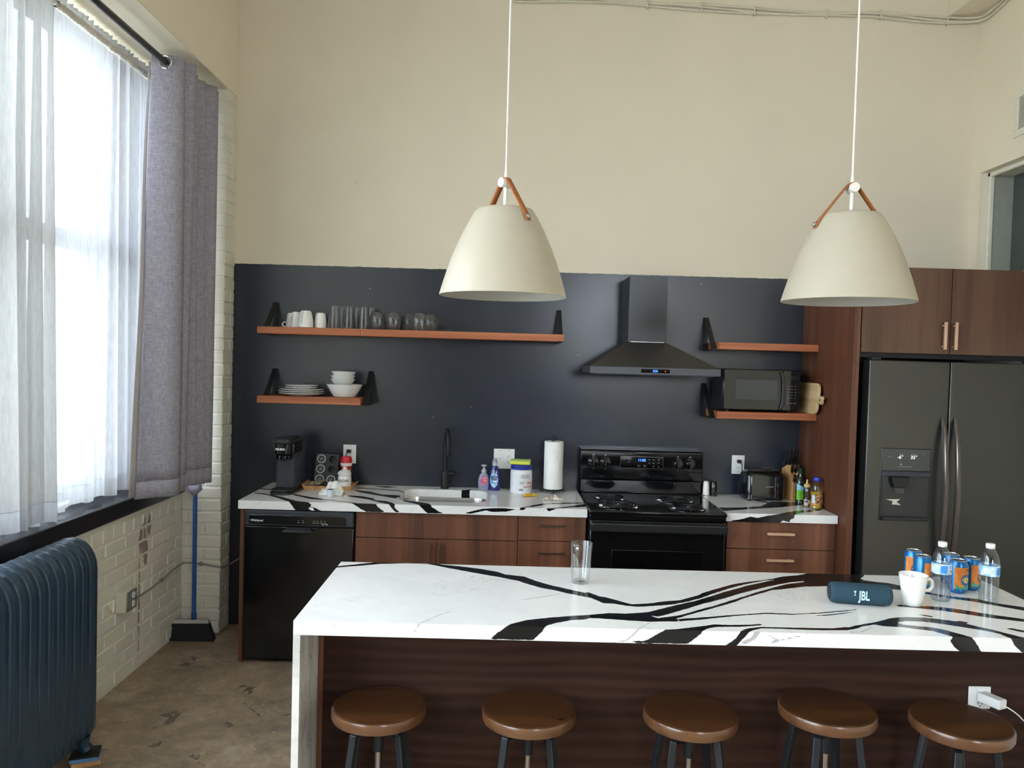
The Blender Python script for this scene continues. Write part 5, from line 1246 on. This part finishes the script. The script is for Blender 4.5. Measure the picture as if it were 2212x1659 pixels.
pr_ = thing('paper_towel_roll', 'white paper towel roll on the black holder', 'paper towel', (1.772, -.118, ZT+.0268))
MB().lathe([(.019, 0), (.058, 0), (.059, .002), (.059, .291), (.058, .293), (.019, .293), (.019, 0)], 44, cap=False).build('paper', m_towel(), pr_)
MB().lathe([(.0165, .0), (.0187, .0), (.0187, .2935), (.0165, .2935), (.0165, 0)], 24, cap=False).build('core', M_BAMB, pr_)
# yellow snack packet and clear crumpled wrapper
def packet(u, v):
    x = -.052+.104*u; y = -.02+.04*v; e = min(1, 5*min(u, 1-u)); f = math.sin(PI*v)
    return (x, y+.003*math.sin(9*u), .002+.013*f*e+.0012*math.sin(30*u)*f)
o = crumple('snack_packet', m_soaplabel('packet_yellow', (196, 130, 24), (230, 180, 40), (238, 200, 70)), packet, 16, 8); o.location = (1.628, -.262, ZT); o.rotation_euler = (0, 0, .5); tag(o, 'small yellow sachet lying on the worktop by the white tub', 'packet')
def wrap(u, v):
    x = -.06+.12*u; y = -.03+.06*v; k = math.sin(PI*u)*math.sin(PI*v)
    return (x+.008*math.sin(13*v+2), y+.006*math.sin(15*u), .0015+.026*k*abs(math.sin(7*u+1)*math.cos(6*v+.5))+.004*k)
o = crumple('clear_wrapper', m_soaplabel('wrapper_beige', (150, 124, 106), (214, 200, 186), (236, 230, 222)), wrap, 18, 14, .0006); o.location = (1.758, -.37, ZT); o.rotation_euler = (0, 0, .1); tag(o, 'crumpled beige wrapper in front of the paper towel', 'wrapper')

# ================================================================== THINGS ON THE RIGHT WORKTOP
def shaker(x, mat, l, nm):
    t = thing(nm, l, 'shaker', (x, -.082, ZT), group='salt and pepper shakers')
    MB().lathe([(.021, 0), (.022, .002), (.017, .086), (.014, .0915), (.001, .092)], 24, cap=False).build('body', mat, t)
    MB().lathe([(.0225, .0), (.0225, .006)], 24, cap=False).build('base_ring', M_STEEL if mat is M_WHT else M_BLKS, t)
    for i in range(3): MB().lathe([(.0, .0922), (.0012, .0922)], 8, (.004*math.cos(i*2.1), .004*math.sin(i*2.1)), cap=False).build('hole', M_SLOT, t)
shaker(2.735, M_WHT, 'white salt shaker beside the stove', 'salt_shaker'); shaker(2.782, M_BLK, 'black pepper shaker next to the white one', 'pepper_shaker')
ts = thing('toaster', 'black two-slice toaster on the right worktop', 'toaster', (3.055, -.165, ZT), .06)
bd = MB(); rows = []
for z, k in ((.008, -.006), (.012, 0), (.15, .0), (.168, -.006), (.178, -.018), (.182, -.03)):
    rows.append([(x, y, z) for x, y in rrect(-.118-k, .118+k, -.078-k, .078+k, .03, 6)])
bd.grid(rows, wrap=True); k_ = len(bd.v); m_ = len(rows[0]); bd.f.append(tuple(range(k_-m_, k_))); bd.f.append(tuple(range(m_-1, -1, -1)))
bd.build('body', M_BLK, ts)
for y in (-.026, .026): box('slot', M_SLOT, ts, -.085, .085, y-.012, y+.012, .182, .1832)
MB().tube([(-.085, -.045, .183), (-.085, -.045, .189), (.085, -.045, .189), (.085, -.045, .183)], .0025, 6).tube([(-.085, .045, .183), (-.085, .045, .189), (.085, .045, .189), (.085, .045, .183)], .0025, 6).build('rack', M_CHROME, ts)
box('front_panel_line', M_PRINTG, ts, .055, .0565, -.0795, -.0782, .02, .15); box('badge', M_PRINTG, ts, -.005, .045, -.0795, -.0782, .088, .091)
box('lever', M_BLKS, ts, .119, .135, -.02, .02, .12, .132, .003)
for x in (-.09, .09): box('foot', M_BLKS, ts, x-.012, x+.012, -.06, .06, 0, .0075)
kb = thing('knife_block', 'light wooden knife block against the walnut panel', 'knife block', (3.262, -.150, ZT), .15)
MB().prism([(-.055, 0), (.065, 0), (.085, .185), (.02, .215), (-.04, .115), (-.055, .11)], 'x', -.042, .042).build('block', M_BAMB, kb, bevel=.003)
d_ = Vector((0, -.28, .96)).normalized()
spots = [(-.030, .055, .200, .108), (-.010, .055, .200, .112), (.012, .055, .200, .115), (.031, .055, .200, .110), (-.024, -.012, .165, .062), (.0, -.012, .165, .062), (.024, -.012, .165, .062), (-.024, -.046, .113, .05), (.0, -.046, .113, .05), (.024, -.046, .113, .05)]
rz_ = Matrix.Rotation(.15, 3, 'Z')
for i, (x, y, z, L) in enumerate(spots):
    row = 'back' if i < 4 else 'middle' if i < 7 else 'front'; n_ = ['first', 'second', 'third', 'fourth'][i if i < 4 else (i-4) % 3]
    t = thing('kitchen_knife', f'black riveted knife handle, {n_} in the {row} row of the block', 'knife', tuple(Vector(kb.location)+rz_ @ Vector((x, y+.006, z+.003))), .15, 'knives in the block')
    t.rotation_euler = (.28, 0, .15)
    MB().box(-.0065, .0065, -.010, .010, .004, L).build('handle', M_BLK, t, bevel=.005, seg=3)
    for q in (.25, .55, .82): MB().tube([(-.0069, 0, L*q), (.0069, 0, L*q)], .0022, 8).build('rivet', M_STEEL, t)
    box('bolster', M_STEEL, t, -.004, .004, -.009, .009, 0, .0038)
ob = thing('olive_oil_bottle', 'dark green oil bottle with bright green label', 'bottle', (3.247, -.292, ZT), -.3)
MB().lathe([(.024, 0), (.0265, .003), (.0265, .125), (.025, .140), (.016, .158), (.012, .17), (.012, .186)], 28).build('bottle', M('oil_bottle_green', (14, 34, 22), .08, spec=.6, coat=.5), ob)
MB().lathe([(.0145, .1865), (.015, .189), (.015, .212), (.013, .214)], 20).build('cap', M('oil_cap_green', (20, 46, 32), .3), ob)
cyl_patch(MB(), .027, .028, .085, -.9, .9).build('label', M('oil_label_green', (112, 190, 46), .4), ob)
cyl_patch(MB(), .027, .0855, .105, -.9, .9, top=lambda s: -.012*s+.010).build('label_top', M('oil_label_blue', (140, 200, 222), .4), ob)
for i in range(4): cyl_patch(MB(), .0272, .042+i*.010, .0445+i*.010, -.4, .3-.1*(i % 2)).build('label_print', M_PRINT, ob)
sy = thing('syrup_bottle', 'small clear syrup bottle with beige nozzle cap', 'bottle', (3.248, -.395, ZT), 0)
MB().lathe([(.019, 0), (.0215, .003), (.0215, .045), (.017, .062), (.0205, .08), (.020, .10), (.015, .118)], 28).build('bottle', clear('syrup_clear', (240, 230, 220), .3, .03), sy)
MB().lathe([(.0175, .1185), (.018, .121), (.018, .134), (.008, .139), (.006, .142), (.0045, .162), (.003, .163)], 20).build('cap', M('cap_beige', (222, 186, 118), .45), sy)
cyl_patch(MB(), .0220, .012, .045, -1.0, 1.0).build('label', m_soaplabel('syrup_label', (130, 30, 30), (230, 220, 210), (60, 50, 44)), sy)
co = thing('cooking_oil_bottle', 'clear bottle of yellow cooking oil with blue cap', 'bottle', (3.289, -.437, ZT), 0)
MB().lathe([(.031, 0), (.034, .004), (.034, .045), (.030, .06), (.034, .078), (.034, .125), (.028, .148), (.019, .16)], 32).build('bottle', clear('oil_clear', (246, 244, 232), .2, .03), co)
MB().lathe([(.029, .003), (.0325, .006), (.0325, .045), (.0285, .06), (.0325, .078), (.0325, .10), (.001, .10)], 32, cap=False).build('oil', M('oil_yellow', (186, 156, 58), .15, coat=.3), co)
MB().lathe([(.0215, .1605), (.0225, .163), (.0225, .180), (.0205, .183), (.001, .1835)], 24, cap=False).build('cap', M('oil_cap_blue', (40, 60, 170), .35), co)
cyl_patch(MB(), .0355, .026, .085, -1.1, 1.1, rprof=lambda z: .0352).build('label', m_soaplabel('oil_label', (70, 50, 36), (206, 150, 92), (216, 120, 80)), co)
cyl_patch(MB(), .0355, .035, .082, -1.1, -.6, rprof=lambda z: .0355).build('label_strip', M('oil_strip', (190, 214, 232), .4), co)

# ================================================================== MICROWAVE AND CUTTING BOARD
mw = thing('microwave', 'black microwave oven on the lower right shelf', 'microwave', (2.765, -.02, 1.4575))
box('case', M_BLKS, mw, 0, .462, -.245, 0, .012, .257, .004)
dr = box('door', M_BLKG, mw, .002, .355, -.263, -.2455, .014, .256, .004)
box('window', M('microwave_window', (46, 52, 54), .12, spec=.6), dr, .075, .325, -.2645, -.262, .075, .195, .001)
MB().prism([(.352, .02), (.372, .05), (.376, .13), (.372, .21), (.352, .245), (.335, .245), (.348, .2), (.352, .13), (.348, .06), (.335, .02)], 'y', -.276, -.2635).build('handle', M_BLKS, dr, bevel=.003)
kp = box('control_panel', M_BLKG, mw, .356, .460, -.263, -.2455, .014, .256, .004)
for i in range(5):
    for j in range(3): box('key', M_PRINTG, kp, .388+j*.021, .396+j*.021, -.2638, -.263, .088+i*.018, .0905+i*.018)
for j in range(3): box('key', M_PRINTG, kp, .385+j*.021, .398+j*.021, -.2638, -.263, .058, .061)
box('display', M('mw_display', (24, 30, 30), .1), kp, .382, .445, -.2636, -.263, .20, .225)
for i in range(4):
    for j in range(6): box('side_vent', M_SLOT, mw, -.0004, .0004, -.19+.012*j, -.182+.012*j, .06+.012*i, .064+.012*i)
for x in (.04, .42):
    for y in (-.22, -.04): MB().lathe([(.012, 0), (.013, .0118)], 12, (x, y)).build('foot', M_BLKM, mw)
cb_ = thing('cutting_board', 'pale wooden cutting board standing between microwave and panel', 'cutting board', (3.296, -.03, 1.4575)); cb_.rotation_euler = (0, .10, 0)
ol = rrect(-.345, .0, .0, .185, .045, 6)
MB().prism([(y, z) for y, z in ol], 'x', -.008, .008).build('board', M_BOARD, cb_, bevel=.003)
MB().prism([(-.338, .075), (-.36, .078), (-.372, .066), (-.398, .062), (-.412, .074), (-.405, .088), (-.412, .102), (-.398, .114), (-.372, .108), (-.36, .098), (-.338, .108)], 'x', -.0078, .0078).build('handle', M_BOARD, cb_, bevel=.003)
MB().tube([(-.009, -.385, .088), (.009, -.385, .088)], .007, 12).build('hole', M_SLOT, cb_)

# ================================================================== THINGS ON THE ISLAND
tg = thing('pint_glass', 'empty clear pint glass on the island top', 'glass', (1.756, -2.122, ZT))
MB().lathe([(.0005, 0), (.030, 0), (.0325, .003), (.0445, .148), (.0440, .1495), (.0425, .1495), (.0418, .148), (.0305, .014), (.028, .0105), (.0005, .010)], 48, cap=False).build('glass_wall', M_GLASS, tg)
sp = thing('bluetooth_speaker', 'dark teal portable speaker lying on the island', 'speaker', (2.715, -2.300, ZT+.0365), -.17)
M_SPK = M('speaker_fabric', (28, 62, 78), .75, var=.15, vscale=400, bmp=.25)
rows = []
for x, r in ((-.101, .026), (-.099, .031), (-.094, .0345), (-.086, .036), (.086, .036), (.094, .0345), (.099, .031), (.101, .026)):
    rows.append([(x, r*math.cos(2*PI*i/28), r*math.sin(2*PI*i/28)*1.0) for i in range(28)])
m = MB().grid(rows, wrap=True); m.f.append(tuple(range(27, -1, -1))); m.f.append(tuple(range(len(m.v)-28, len(m.v)))); m.build('body', M_SPK, sp)
for s in (-1, 1): MB().tube([(s*.1011, 0, 0), (s*.1035, 0, 0)], .024, 24).build('end_radiator', M('speaker_end', (20, 36, 46), .5), sp)
box('foot_bar', M('speaker_rubber', (22, 44, 56), .7), sp, -.08, .08, -.012, .012, -.0365, -.034)
lg = lettering('logo', 'JBL', .044, M('speaker_logo', (190, 220, 228), .4), sp, (.006, -.0372, .001), bold=.0012, sx=.60)
MB().prism([(-.029, .018), (-.020, .018), (-.0235, .009), (-.0255, .009)], 'y', -.0376, -.0368).build('logo_mark', bpy.data.materials['speaker_logo'], sp)
MB().lathe([(.0, 0), (.0028, 0), (.0028, .001)], 10, cap=False).build('logo_mark', bpy.data.materials['speaker_logo'], sp, loc=(-.0245, -.0368, .004), rot=(PI/2, 0, 0))
im = thing('coffee_mug', 'white mug with its handle to the right on the island', 'mug', (2.905, -2.292, ZT), .05)
MB().lathe([(.0005, 0), (.028, 0), (.030, .002), (.034, .02), (.047, .104), (.0475, .107), (.0455, .107), (.0445, .104), (.031, .015), (.027, .008), (.0005, .007)], 40, cap=False).build('cup', M_PORC, im)
MB().tube(spline([(.040, 0, .088), (.060, 0, .090), (.068, 0, .080), (.068, 0, .064), (.058, 0, .052), (.038, 0, .050)]), .0062, 10).build('handle', M_PORC, im)
# soda cans
M_CANB = M('can_blue', (26, 106, 164), .25, metal=.35, var=.04); M_CANO = m_soaplabel('can_orange', (214, 118, 44), (224, 132, 52), (232, 146, 60))
M_CANT = M('can_aluminium', (200, 196, 188), .25, metal=1); M_SUN = M('can_sun_yellow', (240, 206, 90), .35); M_CANG = M('can_green', (70, 150, 120), .4)
def can(loc, rz, label):
    t = thing('soda_can', label, 'can', loc, rz, 'blue and orange cans on the island')
    R = .033
    MB().lathe([(.024, .0), (.026, .002), (R, .010), (R, .1045), (.0275, .117), (.027, .1185)], 36).build('body', M_CANB, t)
    MB().lathe([(.027, .1186), (.0278, .120), (.027, .1212), (.0255, .1205), (.0245, .117), (.001, .117)], 32, cap=False).build('lid', M_CANT, t)
    MB().box(-.006, .006, -.016, .006, .1175, .1188).build('pull_tab', M_CANT, t, bevel=.0005)
    MB().prism([(.007*math.cos(a*PI/6), -.013+.006*math.sin(a*PI/6)) for a in range(12)], 'z', .1171, .1173).build('opening', M_SLOT, t)
    cyl_patch(MB(), R+.0003, .018, .098, -1.05, 1.05).build('orange_panel', M_CANO, t)
    def disc(r, z, ang, e, mt, nm):
        rows = [[((R+e)*math.sin(ang+r*k*math.cos(2*PI*i/24)/R), -(R+e)*math.cos(ang+r*k*math.cos(2*PI*i/24)/R), z+r*k*math.sin(2*PI*i/24)) for i in range(24)] for k in (.02, .5, 1)]
        MB().grid(rows, wrap=True).build(nm, mt, t)
    disc(.021, .052, .25, .0006, M_CANB, 'blue_disc')
    mb = MB()
    for i in range(14):
        a = 2*PI*i/14; r0, r1, w = .008, .017, .0014
        pts = [(r0*math.cos(a)-w*math.sin(a), r0*math.sin(a)+w*math.cos(a)), (r1*math.cos(a), r1*math.sin(a)), (r0*math.cos(a)+w*math.sin(a), r0*math.sin(a)-w*math.cos(a))]
        mb.add([((R+.0009)*math.sin(.25+x/R), -(R+.0009)*math.cos(.25+x/R), .052+z) for x, z in pts], [(0, 1, 2)])
    mb.build('sun_rays', M_SUN, t, smooth=False); disc(.008, .052, .25, .001, M_SUN, 'sun_disc'); disc(.004, .052, .25, .0013, M_CANG, 'sun_centre')
    mb = MB()
    for i in range(-6, 7):     # pale rays in the panel
        a = PI/2+i*.2; r0, r1, w = .026, .046, .0009
        pts = [(r0*math.cos(a)-w, r0*math.sin(a)), (r1*math.cos(a)-w*1.5, r1*math.sin(a)), (r1*math.cos(a)+w*1.5, r1*math.sin(a)), (r0*math.cos(a)+w, r0*math.sin(a))]
        pts = [(x, z) for x, z in pts if True]
        if max(p[1] for p in pts) < .046 and max(abs(p[0]) for p in pts) < .022: mb.add([((R+.0005)*math.sin(.25+x/R), -(R+.0005)*math.cos(.25+x/R), .052+z) for x, z in pts], [(0, 1, 2, 3)])
    if mb.v: mb.build('panel_rays', M('can_ray', (196, 92, 36), .4) if 'can_ray' not in bpy.data.materials else bpy.data.materials['can_ray'], t, smooth=False)
    cyl_patch(MB(), R+.0005, .018, .032, -.9, 1.0, top=lambda s: .006*math.sin(4*s)).build('green_hills', M_CANG, t)
    lettering('can_print', 'SUN', .009, M_PRINT, t, (0, 0, .089), cyl=R+.0004, rot=(0, 0, .3)) if False else cyl_patch(MB(), R+.0005, .087, .091, .25, .75).build('can_print', M_PRINT, t)
can((3.068, -1.975, ZT), -.3, 'soda can furthest left and back, behind the white mug'); can((3.058, -2.065, ZT), .75, 'soda can in front, turned to its blue side, behind the mug')
can((3.190, -2.020, ZT), .6, 'soda can mostly hidden behind the first water bottle'); can((3.163, -2.118, ZT), .15, 'soda can between the two water bottles, sun side forward'); can((3.236, -2.075, ZT), .55, 'soda can furthest right, beside the second water bottle')
# water bottles
M_WAT = clear('water', (236, 240, 242), .1, .02, 1.25); M_BOT = clear('bottle_plastic', (232, 238, 242), .3, .05, 1.55); M_LBL = m_soaplabel('bottle_label', (120, 170, 220), (170, 204, 232), (214, 228, 240))
def bottle(loc, rz, label, level):
    t = thing('water_bottle', label, 'water bottle', loc, rz, 'water bottles on the island'); pr = [(.020, .004), (.028, .0), (.0315, .006)]
    z = .012
    while z < .092:
        pr += [(.0322, z), (.0300, z+.005)]; z += .010
    pr += [(.0322, .094), (.0325, .098), (.0325, .137), (.0320, .142), (.0265, .166), (.0175, .186), (.0125, .193), (.0125, .199)]
    MB().lathe(pr, 32, cap=False).build('bottle', M_BOT, t, sharp=80)
    MB().lathe([(.0138, .193), (.0145, .1935), (.0145, .195), (.0138, .1955)], 20, cap=False).build('neck_ring', M_OUT, t)
    MB().lathe([(.0142, .1965), (.0150, .198), (.0150, .208), (.0138, .2095), (.001, .2098)], 24, cap=False).build('cap', M_OUT, t)
    MB().lathe([(.0329, .098), (.0331, .0985), (.0331, .134), (.0329, .1345)], 36, cap=False).build('label', M_LBL, t)
    cyl_patch(MB(), .0334, .103, .130, -.8, -.1).build('label_panel', M('label_blue', (60, 140, 214), .4) if 'label_blue' not in bpy.data.materials else bpy.data.materials['label_blue'], t)
    cyl_patch(MB(), .0334, .103, .117, .1, .62).build('label_white', M_PRINTW, t)
    for i in range(7): cyl_patch(MB(), .0336, .105, .115, .14+i*.065, .165+i*.065+.015*(i % 2), n=2).build('label_bars', M_PRINT, t)
    for i in range(3): cyl_patch(MB(), .0336, .120+i*.004, .1218+i*.004, .05, .75).build('label_print', bpy.data.materials['label_blue'], t)
bottle((3.040, -2.226, ZT), .2, 'clear water bottle beside the white mug handle', 0); bottle((3.206, -2.236, ZT), 1.0, 'clear water bottle at the right end of the island', 0)
